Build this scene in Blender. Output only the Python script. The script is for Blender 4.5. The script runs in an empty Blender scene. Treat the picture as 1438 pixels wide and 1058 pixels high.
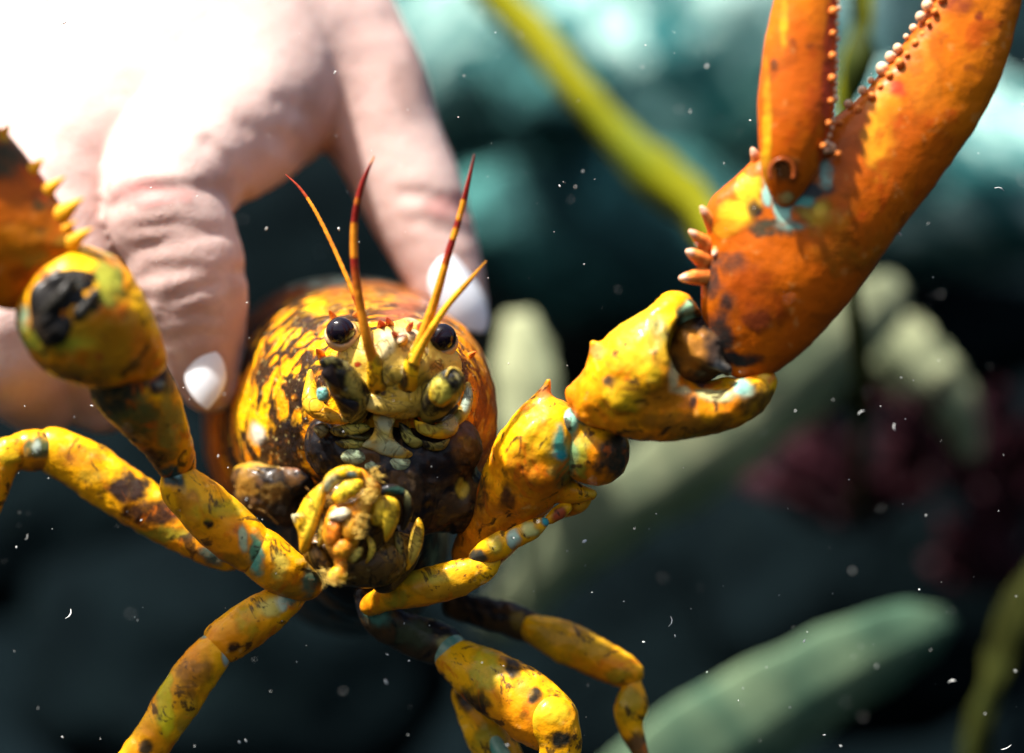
import bpy, math, random
import numpy as np
from mathutils import Vector, Matrix

# ------------------------------------------------------------------ scale
# One unit u is 1/7500 m; the animal's face is 0.5 m in front of the camera.
S = 1.0 / 7500.0
DC = 3750.0
sc = bpy.context.scene
col = sc.collection
rng = random.Random(7)


def W(x, y, d=0.0):
    f = 1.0 + d / DC
    return np.array([(x - 719.0) * f, d, (529.0 - y) * f])


# ------------------------------------------------------------------ camera, sky, sun
cam_d = bpy.data.cameras.new('camera')
cam = bpy.data.objects.new('camera', cam_d)
col.objects.link(cam)
cam.location = (0, -DC * S, 0)
cam.rotation_euler = (math.radians(90), 0, 0)
cam_d.sensor_width = 36
cam_d.lens = 36 * DC / 1438.0
cam_d.clip_start = 0.01
cam_d.clip_end = 100
cam_d.dof.use_dof = True
cam_d.dof.focus_distance = (DC - 35) * S
cam_d.dof.aperture_fstop = 4.4
sc.camera = cam

SUN = Vector((-0.40, -0.25, 0.88)).normalized()      # direction towards the sun
world = bpy.data.worlds.new('World')
sc.world = world
world.use_nodes = True
wn = world.node_tree
bg = wn.nodes['Background']
sky = wn.nodes.new('ShaderNodeTexSky')
sky.sky_type = 'NISHITA'
sky.sun_disc = False
sky.dust_density = 5.0
sky.sun_elevation = math.asin(SUN.z)
sky.sun_rotation = math.atan2(SUN.x, SUN.y)
wn.links.new(sky.outputs[0], bg.inputs[0])
bg.inputs[1].default_value = 0.075
sd = bpy.data.lights.new('sun', 'SUN')
sd.energy = 5.0
sd.angle = math.radians(2.5)
sd.color = (1.0, 0.96, 0.9)
so = bpy.data.objects.new('sun', sd)
col.objects.link(so)
so.rotation_euler = SUN.to_track_quat('Z', 'Y').to_euler()
so.location = SUN * 3
sc.view_settings.view_transform = 'Standard'
sc.view_settings.look = 'None'
sc.view_settings.gamma = 1
sc.view_settings.exposure = 1.35
sc.view_settings.use_curve_mapping = False
sc.cycles.max_bounces = 6


# ------------------------------------------------------------------ numpy helpers
def _hash(ix, iy, iz, seed):
    n = (ix * 374761393 + iy * 668265263 + iz * 2147483647 + seed * 1274126177) & 0xFFFFFFFF
    n = ((n ^ (n >> 13)) * 1274126177) & 0xFFFFFFFF
    n = n ^ (n >> 16)
    return (n & 0xFFFF) / 32767.5 - 1.0


def vnoise(P, scale, seed=0):
    q = np.asarray(P) / scale
    i = np.floor(q).astype(np.int64)
    f = q - i
    f = f * f * (3 - 2 * f)
    out = 0
    for dx in (0, 1):
        wx = f[:, 0] if dx else 1 - f[:, 0]
        for dy in (0, 1):
            wy = f[:, 1] if dy else 1 - f[:, 1]
            for dz in (0, 1):
                wz = f[:, 2] if dz else 1 - f[:, 2]
                out = out + wx * wy * wz * _hash(i[:, 0] + dx, i[:, 1] + dy, i[:, 2] + dz, seed)
    return out


def fbm(P, scale, seed=0, octv=3):
    a, s, out = 1.0, scale, 0
    for k in range(octv):
        out = out + a * vnoise(P, s, seed + k * 17)
        a *= 0.5
        s *= 0.5
    return out


def smin(a, b, k):
    if k <= 0:
        return np.minimum(a, b)
    h = np.clip(k - np.abs(a - b), 0, None) / k
    return np.minimum(a, b) - h * h * k * 0.25


def smax(a, b, k):
    return -smin(-a, -b, k)


def cap(P, a, b, ra, rb, fy=1.0):
    ba = b - a
    t = np.clip(((P - a) @ ba) / max(ba @ ba, 1e-9), 0, 1)
    v = P - a - t[:, None] * ba
    if fy != 1.0:
        v = v * np.array([1, 1 / fy, 1])
    return (np.sqrt((v * v).sum(1)) - (ra + (rb - ra) * t)) * min(1.0, fy)


def ell(P, c, r, R=None):
    v = P - c
    if R is not None:
        v = v @ R
    r = np.asarray(r, float)
    k0 = np.sqrt(((v / r) ** 2).sum(1))
    k1 = np.sqrt(((v / r ** 2) ** 2).sum(1)) + 1e-9
    return k0 * (k0 - 1) / k1


def rot_y(deg):            # turn in the picture plane, counter-clockwise as seen by the camera
    a = math.radians(deg)
    c, s = math.cos(a), math.sin(a)
    return np.array([[c, 0, -s], [0, 1, 0], [s, 0, c]]).astype(float)


class Chain:
    """capsules through (x, y, d, r) points; fy flattens front to back"""
    def __init__(self, pts, fy=1.0, k=0.0):
        if len(pts) > 2:
            c = resample(pts, (len(pts) - 1) * 4 + 1)
            self.p, self.r = [q[:3] for q in c], [q[3] for q in c]
        else:
            self.p = [W(*q[:3]) for q in pts]
            self.r = [q[3] * (1 + q[2] / DC) for q in pts]
        self.fy, self.k = fy, k * .4

    def __call__(self, P):
        d = None
        for i in range(len(self.p) - 1):
            e = cap(P, self.p[i], self.p[i + 1], self.r[i], self.r[i + 1], self.fy)
            d = e if d is None else smin(d, e, self.k)
        return d

    def box(self):
        lo = np.min([p - r for p, r in zip(self.p, self.r)], 0)
        hi = np.max([p + r for p, r in zip(self.p, self.r)], 0)
        return lo, hi


class Blob:
    def __init__(self, x, y, d, r, rot=0):
        self.c = W(x, y, d)
        self.r = np.array(r, float)
        self.R = rot_y(rot) if rot else None

    def __call__(self, P):
        return ell(P, self.c, self.r, self.R)

    def box(self):
        m = self.r.max()
        return self.c - m, self.c + m


def surface_nets(fn, lo, hi, step):
    B = 4
    nb = np.ceil((hi - lo) / (step * B)).astype(int) + 1
    n = nb * B
    g = [lo[a] + step * B * (np.arange(nb[a]) + 0.5) - step * 0.5 for a in range(3)]
    C = np.stack(np.meshgrid(*g, indexing='ij'), -1).reshape(-1, 3)
    c = fn(C)
    near = np.abs(c) < step * 6.5
    o = (np.arange(B) - (B - 1) / 2.0) * step
    O = np.stack(np.meshgrid(o, o, o, indexing='ij'), -1).reshape(-1, 3)
    F = np.repeat(c[:, None], B ** 3, 1)
    idx = np.nonzero(near)[0]
    F[idx] = fn((C[idx][:, None, :] + O[None]).reshape(-1, 3)).reshape(len(idx), -1)
    F = F.reshape(nb[0], nb[1], nb[2], B, B, B).transpose(0, 3, 1, 4, 2, 5).reshape(n)
    ins = F < 0
    m = n - 1
    cnt = np.zeros(m, np.int8)
    for dx in (0, 1):
        for dy in (0, 1):
            for dz in (0, 1):
                cnt += ins[dx:dx + m[0], dy:dy + m[1], dz:dz + m[2]]
    act = (cnt > 0) & (cnt < 8)
    ids = -np.ones(m, np.int64)
    ci = np.argwhere(act)
    ids[act] = np.arange(len(ci))
    acc = np.zeros((len(ci), 3))
    num = np.zeros(len(ci))
    corners = [(a, b, d) for a in (0, 1) for b in (0, 1) for d in (0, 1)]
    for ca in corners:
        for ax in range(3):
            if ca[ax]:
                continue
            cb = list(ca)
            cb[ax] = 1
            fa = F[ci[:, 0] + ca[0], ci[:, 1] + ca[1], ci[:, 2] + ca[2]]
            fb = F[ci[:, 0] + cb[0], ci[:, 1] + cb[1], ci[:, 2] + cb[2]]
            x = (fa < 0) != (fb < 0)
            t = np.where(x, fa / np.where(x, fa - fb, 1), 0)
            pt = np.tile(np.array(ca, float), (len(ci), 1))
            pt[:, ax] += t
            acc += pt * x[:, None]
            num += x
    V = lo + step * (ci + acc / num[:, None])
    Q = []
    for ax in range(3):
        sl0 = [slice(None)] * 3
        sl1 = [slice(None)] * 3
        sl0[ax] = slice(0, -1)
        sl1[ax] = slice(1, None)
        a, b = ins[tuple(sl0)], ins[tuple(sl1)]
        e = np.argwhere(a != b)
        u, v = (ax + 1) % 3, (ax + 2) % 3
        ok = (e[:, u] > 0) & (e[:, v] > 0) & (e[:, u] < m[u]) & (e[:, v] < m[v])
        e = e[ok]
        flip = b[e[:, 0], e[:, 1], e[:, 2]]

        def at(du, dv):
            q = e.copy()
            q[:, u] -= du
            q[:, v] -= dv
            return ids[q[:, 0], q[:, 1], q[:, 2]]
        q = np.stack([at(1, 1), at(0, 1), at(0, 0), at(1, 0)], 1)
        q[flip] = q[flip][:, ::-1]
        Q.append(q)
    Q = np.concatenate(Q)
    Q = Q[(Q >= 0).all(1)]
    return V, Q


def to_px(V):
    f = 1 + V[:, 1] / DC
    return np.stack([719 + V[:, 0] / f, 529 - V[:, 2] / f, V[:, 1]], 1)


def paint_values(V, paint, seed=3):
    """pigment, shade and highlight marks: (x, y, r, colour[, strength[, ry]]) -> RGBA per vertex"""
    c = np.zeros((len(V), 4))
    if not paint:
        return c
    p = to_px(V)
    wob = fbm(V, 26, seed, 3)
    wob2 = fbm(V, 26, seed + 50, 3)
    gra = fbm(V, 9, seed + 90, 2)
    for mk in paint:
        x, y, r, cl = mk[:4]
        st = mk[4] if len(mk) > 4 else 1.0
        ry = mk[5] if len(mk) > 5 else r
        q = np.sqrt(((p[:, 0] - x + wob * r * .36) / r) ** 2 + ((p[:, 1] - y + wob2 * ry * .36) / ry) ** 2)
        a = np.clip((1.38 - q + .12 * gra) / 0.9, 0, 1)
        a = (a * a * (3 - 2 * a) * st)[:, None]
        c[:, :3] = c[:, :3] * (1 - a) + np.array(cl) * a
        c[:, 3:] = np.maximum(c[:, 3:], a)
    pos = c[:, 3] > 1e-4
    return c


def link(name, V, Q, m, parent=None, paint=None, rgba=None, pat=None, smooth=True, kind=None, label=None):
    V = np.asarray(V, float)
    ctr = (V.min(0) + V.max(0)) / 2
    me = bpy.data.meshes.new(name)
    if isinstance(Q, np.ndarray):
        k = Q.shape[1]
        me.vertices.add(len(V))
        me.vertices.foreach_set('co', ((V - ctr) * S).ravel())
        me.loops.add(Q.size)
        me.loops.foreach_set('vertex_index', Q.ravel().astype(np.int32))
        me.polygons.add(len(Q))
        me.polygons.foreach_set('loop_start', (np.arange(len(Q)) * k).astype(np.int32))
        me.update(calc_edges=True)
    else:
        me.from_pydata(((V - ctr) * S).tolist(), [], Q)
    me.validate()
    if smooth:
        me.polygons.foreach_set('use_smooth', np.ones(len(me.polygons), bool))
    if rgba is None:
        rgba = paint_values(V, paint)
    at = me.color_attributes.new('tint', 'FLOAT_COLOR', 'POINT')
    at.data.foreach_set('color', np.asarray(rgba, float).ravel())
    if pat is not None:
        a2 = me.attributes.new('pat', 'FLOAT_VECTOR', 'POINT')
        a2.data.foreach_set('vector', np.asarray(pat, float).ravel())
    me.materials.append(m)
    o = bpy.data.objects.new(name, me)
    col.objects.link(o)
    w = Vector((ctr * S).tolist())
    if parent is not None:
        o.parent = parent
        base = Vector((0, 0, 0))
        q = parent
        while q is not None:
            base = base + Vector(q.location)
            q = q.parent
        o.location = w - base
    else:
        o.location = w
    if kind:
        o['kind'] = kind
    if label:
        o['label'] = label
    return o


def tag(o, label, cat, group=None):
    o['label'] = label
    o['category'] = cat
    if group:
        o['group'] = group
    return o


def thing(name, at, label, cat, group=None):
    o = bpy.data.objects.new(name, None)
    o.empty_display_size = 0.01
    col.objects.link(o)
    o.location = Vector((np.asarray(at) * S).tolist())
    return tag(o, label, cat, group)


def sdf(name, prims, m, parent=None, k=12.0, step=4.0, cuts=(), post=None, paint=None, pad=None, label=None, rough=0.0, ck=6.0):
    bx = [p.box() for p in prims]
    lo = np.min([b[0] for b in bx], 0) - (pad or 3 * step + k * .3)
    hi = np.max([b[1] for b in bx], 0) + (pad or 3 * step + k * .3)

    def fn(P):
        d = None
        for p in prims:
            e = p(P)
            d = e if d is None else smin(d, e, k)
        for cu in cuts:
            d = smax(d, -cu(P), ck)
        if post is not None:
            d = post(P, d)
        if rough:
            d = d + rough * (.45 * fbm(P, 34, 5, 2) + .22 * vnoise(P, 7, 6))
        return d
    V, Q = surface_nets(fn, lo, hi, step)
    return link(name, V, Q, m, parent, paint=paint, label=label)


def resample(pts, n):
    """Catmull-Rom through (x, y, d, r) rows"""
    p = np.array([list(W(*q[:3])) + [q[3] * (1 + q[2] / DC)] for q in pts], float)
    p = np.vstack([2 * p[0] - p[1], p, 2 * p[-1] - p[-2]])
    segs = len(p) - 3
    out = []
    for s in np.linspace(0, segs - 1e-6, n):
        i = int(s)
        t = s - i
        a, b, c, d = p[i], p[i + 1], p[i + 2], p[i + 3]
        out.append(0.5 * (2 * b + (c - a) * t + (2 * a - 5 * b + 4 * c - d) * t * t + (3 * b - a - 3 * c + d) * t ** 3))
    out = np.array(out)
    out[:, 3] = np.maximum(out[:, 3], 0.25)
    return out


def tube_geo(pts, n=40, sides=12, flat=1.0, up=(0, 1, 0), ringed=False):
    c = resample(pts, n)
    if ringed:
        c[1::2, 3] *= .88
    V, up = [], np.array(up, float)
    for i in range(n):
        t = c[min(i + 1, n - 1), :3] - c[max(i - 1, 0), :3]
        t /= np.linalg.norm(t)
        s = np.cross(up, t)
        s /= np.linalg.norm(s) + 1e-9
        u = np.cross(t, s)
        for j in range(sides):
            a = 2 * math.pi * j / sides
            V.append(c[i, :3] + c[i, 3] * (math.cos(a) * s + math.sin(a) * u * flat))
    Q = [(i * sides + j, i * sides + (j + 1) % sides, (i + 1) * sides + (j + 1) % sides, (i + 1) * sides + j)
         for i in range(n - 1) for j in range(sides)]
    Q.append(tuple(range(sides))[::-1])
    Q.append(tuple((n - 1) * sides + j for j in range(sides)))
    return np.array(V), Q, c


def tube(name, pts, m, parent=None, n=40, sides=12, flat=1.0, band=None, paint=None, label=None, up=(0, 1, 0)):
    V, Q, c = tube_geo(pts, n, sides, flat, up, ringed=name == 'whip')
    rgba = None
    if band:
        rgba = np.zeros((len(V), 4))
        for i in range(n):
            cl, al = band(i / (n - 1))
            rgba[i * sides:(i + 1) * sides] = (*cl, al)
    return link(name, V, Q, m, parent, rgba=rgba, paint=paint, label=label)


# ------------------------------------------------------------------ materials
def mat(name):
    m = bpy.data.materials.new(name)
    m.use_nodes = True
    nt = m.node_tree
    bs = nt.nodes['Principled BSDF']
    bs.inputs['IOR'].default_value = 1.22      # everything here is under water
    bs.inputs['Coat IOR'].default_value = 1.3
    return m, nt, bs


def node(nt, t, **kw):
    n = nt.nodes.new(t)
    for k, v in kw.items():
        if k in n.inputs:
            n.inputs[k].default_value = v
        else:
            setattr(n, k, v)
    return n


def mixc(nt, fac, a, b):
    n = nt.nodes.new('ShaderNodeMix')
    n.data_type = 'RGBA'
    n.clamp_factor = True
    for s, v in ((0, fac), (6, a), (7, b)):
        if isinstance(v, bpy.types.NodeSocket):
            nt.links.new(v, n.inputs[s])
        else:
            n.inputs[s].default_value = v if s == 0 else (*v, 1)
    return n.outputs[2]


def ramp(nt, src, lo, hi):
    n = nt.nodes.new('ShaderNodeMapRange')
    n.interpolation_type = 'SMOOTHSTEP'
    n.inputs[1].default_value = lo
    n.inputs[2].default_value = hi
    nt.links.new(src, n.inputs[0])
    return n.outputs[0]


def noise(nt, vec, scale, detail=3.0, rough=0.5, dist=0.0):
    n = node(nt, 'ShaderNodeTexNoise', Scale=scale, Detail=detail, Roughness=rough, Distortion=dist)
    if vec is not None:
        nt.links.new(vec, n.inputs['Vector'])
    return n.outputs[0]


def math_n(nt, op, a, b):
    n = nt.nodes.new('ShaderNodeMath')
    n.operation = op
    for s, v in ((0, a), (1, b)):
        if isinstance(v, bpy.types.NodeSocket):
            nt.links.new(v, n.inputs[s])
        else:
            n.inputs[s].default_value = v
    return n.outputs[0]


def bump(nt, bs, h, strength, dist):
    b = node(nt, 'ShaderNodeBump', Strength=strength, Distance=dist)
    nt.links.new(h, b.inputs['Height'])
    nt.links.new(b.outputs[0], bs.inputs['Normal'])


def objco(nt):
    return nt.nodes.new('ShaderNodeTexCoord').outputs['Object']


def with_tint(nt, c):
    a = nt.nodes.new('ShaderNodeAttribute')
    a.attribute_name = 'tint'
    n = noise(nt, objco(nt), 300, 4, .65, .5)
    f = math_n(nt, 'ADD', a.outputs['Alpha'], math_n(nt, 'MULTIPLY', math_n(nt, 'SUBTRACT', n, .5), 1.1))
    f = math_n(nt, 'MULTIPLY', ramp(nt, f, .02, .95), ramp(nt, a.outputs['Alpha'], .0, .2))
    g = nt.nodes.new('ShaderNodeMix')
    g.data_type = 'RGBA'
    g.blend_type = 'MULTIPLY'
    g.inputs[0].default_value = 1
    nt.links.new(a.outputs['Color'], g.inputs[6])
    mr = node(nt, 'ShaderNodeMapRange')
    mr.inputs[1].default_value, mr.inputs[2].default_value = .3, .7
    mr.inputs[3].default_value, mr.inputs[4].default_value = .7, 1.25
    nt.links.new(noise(nt, objco(nt), 160, 3), mr.inputs[0])
    nt.links.new(mr.outputs[0], g.inputs[7])
    return mixc(nt, f, c, g.outputs[2])


def shell(name, a, b, dark, dlo=.36, dhi=.44, s=70, sp=260, rough=.32, sss=0.0, light=(.85, .62, .2), lamt=.25, lines=0.0, streak=0.0):
    """mottled chitin: colour a to b in soft patches, dark blotches, small light and dark specks"""
    m, nt, bs = mat(name)
    oc = objco(nt)
    n1 = noise(nt, oc, s * .7, 4, .6, .6)
    c = mixc(nt, ramp(nt, n1, .38, .62), a, b)
    n2 = noise(nt, oc, s * 1.1, 5, .62, 1.0)
    c = mixc(nt, ramp(nt, n2, dhi, dlo), c, dark)
    n3 = noise(nt, oc, sp * 2.2, 2, .5)
    c = mixc(nt, math_n(nt, 'MULTIPLY', ramp(nt, n3, .62, .72), lamt), c, light)
    n4 = noise(nt, oc, sp * 1.3, 2, .5)
    c = mixc(nt, math_n(nt, 'MULTIPLY', ramp(nt, n4, .36, .28), .6), c, dark)
    c = with_tint(nt, c)
    if streak:
        ns = noise(nt, oc, s * 2.2, 5, .62, 2.2)
        c = mixc(nt, math_n(nt, 'MULTIPLY', ramp(nt, ns, .425, .36), streak), c, dark)
        no = noise(nt, oc, s * 1.6, 4, .6, 1.5)
        c = mixc(nt, math_n(nt, 'MULTIPLY', ramp(nt, no, .56, .66), .7), c, tuple(x * y for x, y in zip(b, (.85, .6, 1))))
    h0 = None
    if lines:
        nl = noise(nt, oc, s * 1.6, 3, .55, 1.2)
        h0 = ramp(nt, math_n(nt, 'ABSOLUTE', math_n(nt, 'SUBTRACT', nl, .5), 0), .030, .004)
        c = mixc(nt, math_n(nt, 'MULTIPLY', h0, lines), c, tuple(.5 * x for x in dark))
    n5 = noise(nt, oc, s * 18, 3, .6)
    c = mixc(nt, math_n(nt, 'MULTIPLY', ramp(nt, n5, .42, .25), .35), c, dark)
    nt.links.new(c, bs.inputs['Base Color'])
    nr = noise(nt, oc, s * 6, 3)
    mr = node(nt, 'ShaderNodeMapRange')
    mr.inputs[3].default_value = rough - .1
    mr.inputs[4].default_value = rough + .2
    nt.links.new(nr, mr.inputs[0])
    nt.links.new(mr.outputs[0], bs.inputs['Roughness'])
    bs.inputs['Coat Weight'].default_value = .25
    bs.inputs['Coat Roughness'].default_value = .15
    h = math_n(nt, 'ADD', noise(nt, oc, s * 9, 4, .6), math_n(nt, 'MULTIPLY', noise(nt, oc, s * 2.5, 2), .6))
    if h0 is not None:
        h = math_n(nt, 'SUBTRACT', h, math_n(nt, 'MULTIPLY', h0, 1.2))
    bump(nt, bs, h, .35, .0007)
    if sss:
        bs.inputs['Subsurface Weight'].default_value = sss
        bs.inputs['Subsurface Radius'].default_value = (1, .4, .1)
        bs.inputs['Subsurface Scale'].default_value = .002
    return m


YEL, ORA, RED, BLK, BRN = (.90, .47, .004), (.74, .20, .004), (.36, .045, .008), (.012, .010, .012), (.16, .055, .008)
TURQ, CREAM, OLIVE, PALEY = (.07, .28, .20), (.78, .66, .32), (.20, .19, .02), (.72, .55, .12)
PINK = (.75, .40, .28)

M_CLAW = shell('claw_shell', (.56, .14, .002), (.46, .085, .002), (.20, .042, .003), .22, .34, s=32, sp=150, lamt=.12, streak=.35)
M_ARM = shell('arm_shell', YEL, ORA, (.04, .02, .008), .31, .38, s=60, sp=160, streak=.9)
M_LEG = shell('leg_shell', (.84, .42, .004), (.68, .22, .004), (.03, .018, .010), .32, .39, s=48, sp=150, streak=.85)
M_FACE = shell('face_shell', (.68, .48, .09), (.52, .31, .03), (.10, .07, .02), .28, .36, s=90, sp=300, light=(.9, .85, .6), lines=.55)
M_MOUTH = shell('mouth_shell', (.13, .11, .03), (.30, .23, .04), (.012, .011, .010), .46, .56, s=110, sp=300, light=(.5, .55, .4), lines=.8)
M_PALP = shell('palp_shell', (.88, .54, .012), (.72, .30, .006), (.20, .07, .01), .26, .34, s=90, sp=260, lines=.6)
M_PALPO = shell('palp_orange_shell', (.62, .20, .010), (.68, .30, .015), (.22, .06, .01), .30, .38, s=90, sp=260, lines=.7)
M_PALPB = shell('palp_brown_shell', (.22, .11, .015), (.10, .05, .012), (.02, .014, .01), .36, .46, s=90, sp=260, lines=.8)
M_DARK = shell('thorax_shell', (.10, .045, .012), (.05, .03, .015), (.008, .007, .008), .45, .55, s=70, sp=200, light=(.3, .16, .03))
M_ANT = shell('antenna_shell', (.72, .21, .004), (.64, .16, .004), (.30, .04, .006), .30, .36, s=60, sp=200)


def carapace_mat():
    m, nt, bs = mat('carapace_shell')
    a = nt.nodes.new('ShaderNodeAttribute')
    a.attribute_name = 'pat'
    oc = objco(nt)
    wn_ = node(nt, 'ShaderNodeTexNoise', Scale=1.3, Detail=3.0)
    nt.links.new(a.outputs['Vector'], wn_.inputs['Vector'])
    ad = nt.nodes.new('ShaderNodeVectorMath')
    ad.operation = 'MULTIPLY_ADD'
    nt.links.new(wn_.outputs['Color'], ad.inputs[0])
    ad.inputs[1].default_value = (.8, .8, .8)
    nt.links.new(a.outputs['Vector'], ad.inputs[2])
    vec = ad.outputs[0]
    n1 = noise(nt, vec, 1.1, 3, .55)
    c = mixc(nt, ramp(nt, n1, .38, .55), YEL, (.82, .27, .004))
    vo = node(nt, 'ShaderNodeTexVoronoi', feature='DISTANCE_TO_EDGE', Scale=1.25)
    nt.links.new(vec, vo.inputs['Vector'])
    n2 = noise(nt, vec, .9, 4, .6)
    e = math_n(nt, 'SUBTRACT', vo.outputs['Distance'], math_n(nt, 'MULTIPLY', math_n(nt, 'SUBTRACT', n2, .46), 1.3))
    c = mixc(nt, ramp(nt, e, .19, .02), c, (.035, .017, .007))
    n3 = noise(nt, vec, 5, 3, .6)
    c = mixc(nt, math_n(nt, 'MULTIPLY', ramp(nt, n3, .42, .32), .75), c, (.25, .08, .01))
    c = with_tint(nt, c)
    n4 = noise(nt, oc, 900, 2, .5)
    c = mixc(nt, math_n(nt, 'MULTIPLY', ramp(nt, n4, .64, .72), .35), c, (.9, .7, .25))
    nt.links.new(c, bs.inputs['Base Color'])
    bs.inputs['Roughness'].default_value = .34
    bs.inputs['Coat Weight'].default_value = .3
    bs.inputs['Coat Roughness'].default_value = .12
    h = math_n(nt, 'ADD', noise(nt, vec, 4, 4, .6), math_n(nt, 'MULTIPLY', noise(nt, oc, 800, 3), .8))
    bump(nt, bs, h, .5, .0011)
    return m


M_CARA = carapace_mat()


def simple(name, c1, c2, s, rough=.5, detail=4, bs_=.3, bd=.001, sss=0, lo=.35, hi=.65, coat=0):
    m, nt, bs = mat(name)
    oc = objco(nt)
    n = noise(nt, oc, s, detail, .6, .4)
    c = with_tint(nt, mixc(nt, ramp(nt, n, lo, hi), c1, c2))
    nt.links.new(c, bs.inputs['Base Color'])
    bs.inputs['Roughness'].default_value = rough
    bs.inputs['Coat Weight'].default_value = coat
    bump(nt, bs, noise(nt, oc, s * 4, 4, .6), bs_, bd)
    if sss:
        bs.inputs['Subsurface Weight'].default_value = sss
        bs.inputs['Subsurface Radius'].default_value = (1, .35, .2)
        bs.inputs['Subsurface Scale'].default_value = .003
    return m


M_EYE = simple('eye_black', (.004, .003, .006), (.010, .006, .012), 300, .08, bs_=.05, bd=.0002, coat=1)
M_RIM = simple('eye_rim', (.62, .42, .22), (.55, .30, .12), 300, .35)
M_TOOTH = simple('tooth', (.86, .68, .48), (.74, .34, .14), 500, .35)
M_SPINE = simple('spine', (.78, .27, .05), (.62, .13, .02), 400, .35)
M_MEMB = simple('joint_skin', (.05, .19, .14), (.28, .38, .26), 120, .25, coat=.4)
M_HAIR = simple('bristle', (.80, .55, .12), (.70, .40, .06), 600, .5)
M_NAIL = simple('nail_polish', (.80, .83, .86), (.76, .80, .85), 100, .18, bs_=.05, bd=.0003, coat=.6)


def skin_mat():
    m, nt, bs = mat('skin')
    oc = objco(nt)
    n = noise(nt, oc, 45, 4, .6, .5)
    c = mixc(nt, ramp(nt, n, .35, .68), (.64, .47, .42), (.56, .38, .335))
    a = nt.nodes.new('ShaderNodeAttribute')
    a.attribute_name = 'tint'
    c = mixc(nt, math_n(nt, 'MULTIPLY', a.outputs['Alpha'], .8), c, a.outputs['Color'])
    n2 = noise(nt, oc, 700, 3, .6)
    c = mixc(nt, math_n(nt, 'MULTIPLY', ramp(nt, n2, .45, .3), .25), c, (.5, .28, .22))
    nt.links.new(c, bs.inputs['Base Color'])
    bs.inputs['Roughness'].default_value = .5
    bs.inputs['Subsurface Weight'].default_value = .25
    bs.inputs['Subsurface Radius'].default_value = (1, .35, .2)
    bs.inputs['Subsurface Scale'].default_value = .0035
    h = math_n(nt, 'ADD', noise(nt, oc, 350, 4, .65, .8), math_n(nt, 'MULTIPLY', noise(nt, oc, 90, 3), 1.5))
    bump(nt, bs, h, .28, .0007)
    return m


M_SKIN = skin_mat()


def rock_mat(name, c1, c2, pale, plo, phi, s=14):
    m, nt, bs = mat(name)
    oc = objco(nt)
    n1 = noise(nt, oc, s, 5, .65, .5)
    c = mixc(nt, ramp(nt, n1, .35, .65), c1, c2)
    n2 = noise(nt, oc, s * 1.3, 4, .6, 1.2)
    c = mixc(nt, ramp(nt, n2, plo, phi), c, pale)
    n3 = noise(nt, oc, s * 14, 3, .6)
    c = mixc(nt, math_n(nt, 'MULTIPLY', ramp(nt, n3, .6, .75), .5), c, pale)
    nt.links.new(c, bs.inputs['Base Color'])
    bs.inputs['Roughness'].default_value = .85
    bs.inputs['Specular IOR Level'].default_value = .05
    bump(nt, bs, noise(nt, oc, s * 3, 6, .65), .8, .01)
    return m


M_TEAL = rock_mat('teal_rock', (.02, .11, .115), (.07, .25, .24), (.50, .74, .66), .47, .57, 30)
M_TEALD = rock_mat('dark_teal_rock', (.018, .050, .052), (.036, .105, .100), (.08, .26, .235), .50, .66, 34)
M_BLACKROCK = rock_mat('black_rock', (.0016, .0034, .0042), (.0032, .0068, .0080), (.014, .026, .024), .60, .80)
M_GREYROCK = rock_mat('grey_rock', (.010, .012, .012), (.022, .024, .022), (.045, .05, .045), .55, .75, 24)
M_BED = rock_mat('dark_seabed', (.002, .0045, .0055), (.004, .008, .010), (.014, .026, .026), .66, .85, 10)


def leaf_mat(name, c1, c2, s=25, trans=.2, rough=.45):
    m, nt, bs = mat(name)
    oc = objco(nt)
    n = noise(nt, oc, s, 4, .6, .8)
    c = mixc(nt, ramp(nt, n, .35, .65), c1, c2)
    c = mixc(nt, math_n(nt, 'MULTIPLY', ramp(nt, noise(nt, oc, s * 5, 3), .6, .7), .4), c, tuple(x * .4 for x in c1))
    c = with_tint(nt, c)
    nt.links.new(c, bs.inputs['Base Color'])
    bs.inputs['Roughness'].default_value = rough
    bs.inputs['Specular IOR Level'].default_value = .15
    bump(nt, bs, noise(nt, oc, s * 3, 4), .4, .002)
    return m


M_KELPY = leaf_mat('yellow_kelp', (.21, .20, .004), (.12, .14, .006), 16)
M_KELPP = leaf_mat('pale_kelp', (.36, .38, .22), (.15, .19, .115), 30)
M_KELPG = leaf_mat('green_kelp', (.18, .26, .15), (.06, .13, .085), 24)
M_KELPD = leaf_mat('dark_kelp', (.035, .045, .008), (.02, .028, .006))
M_OLIVE = leaf_mat('olive_kelp', (.040, .043, .009), (.022, .028, .007))
M_REDW = leaf_mat('red_weed', (.026, .007, .010), (.012, .005, .007))
M_SNOW = simple('pale_flecks', (.8, .8, .76), (.7, .72, .7), 200, .6)

# ------------------------------------------------------------------ setting: seabed slope
def seabed():
    n = 120
    xs = np.linspace(-1, 1, n)
    xs = np.sign(xs) * np.abs(xs) ** 2.2 * 12.0
    ys = np.linspace(-1, 1, n)
    ys = np.sign(ys) * np.abs(ys) ** 2.2 * 12.0
    X, Y = np.meshgrid(xs, ys, indexing='ij')
    Z = -0.34 + 0.0 * X
    rise = np.clip((Y - .55) / .9, 0, 1)
    Z = Z + rise * rise * (3 - 2 * rise) * 1.5
    P = np.stack([X.ravel(), Y.ravel(), Z.ravel()], 1)
    P[:, 2] += .05 * fbm(P, .35, 11, 4)
    Q = [(i * n + j, (i + 1) * n + j, (i + 1) * n + j + 1, i * n + j + 1) for i in range(n - 1) for j in range(n - 1)]
    link('seabed', P / S, Q, M_BED, kind='structure')


seabed()


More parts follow.
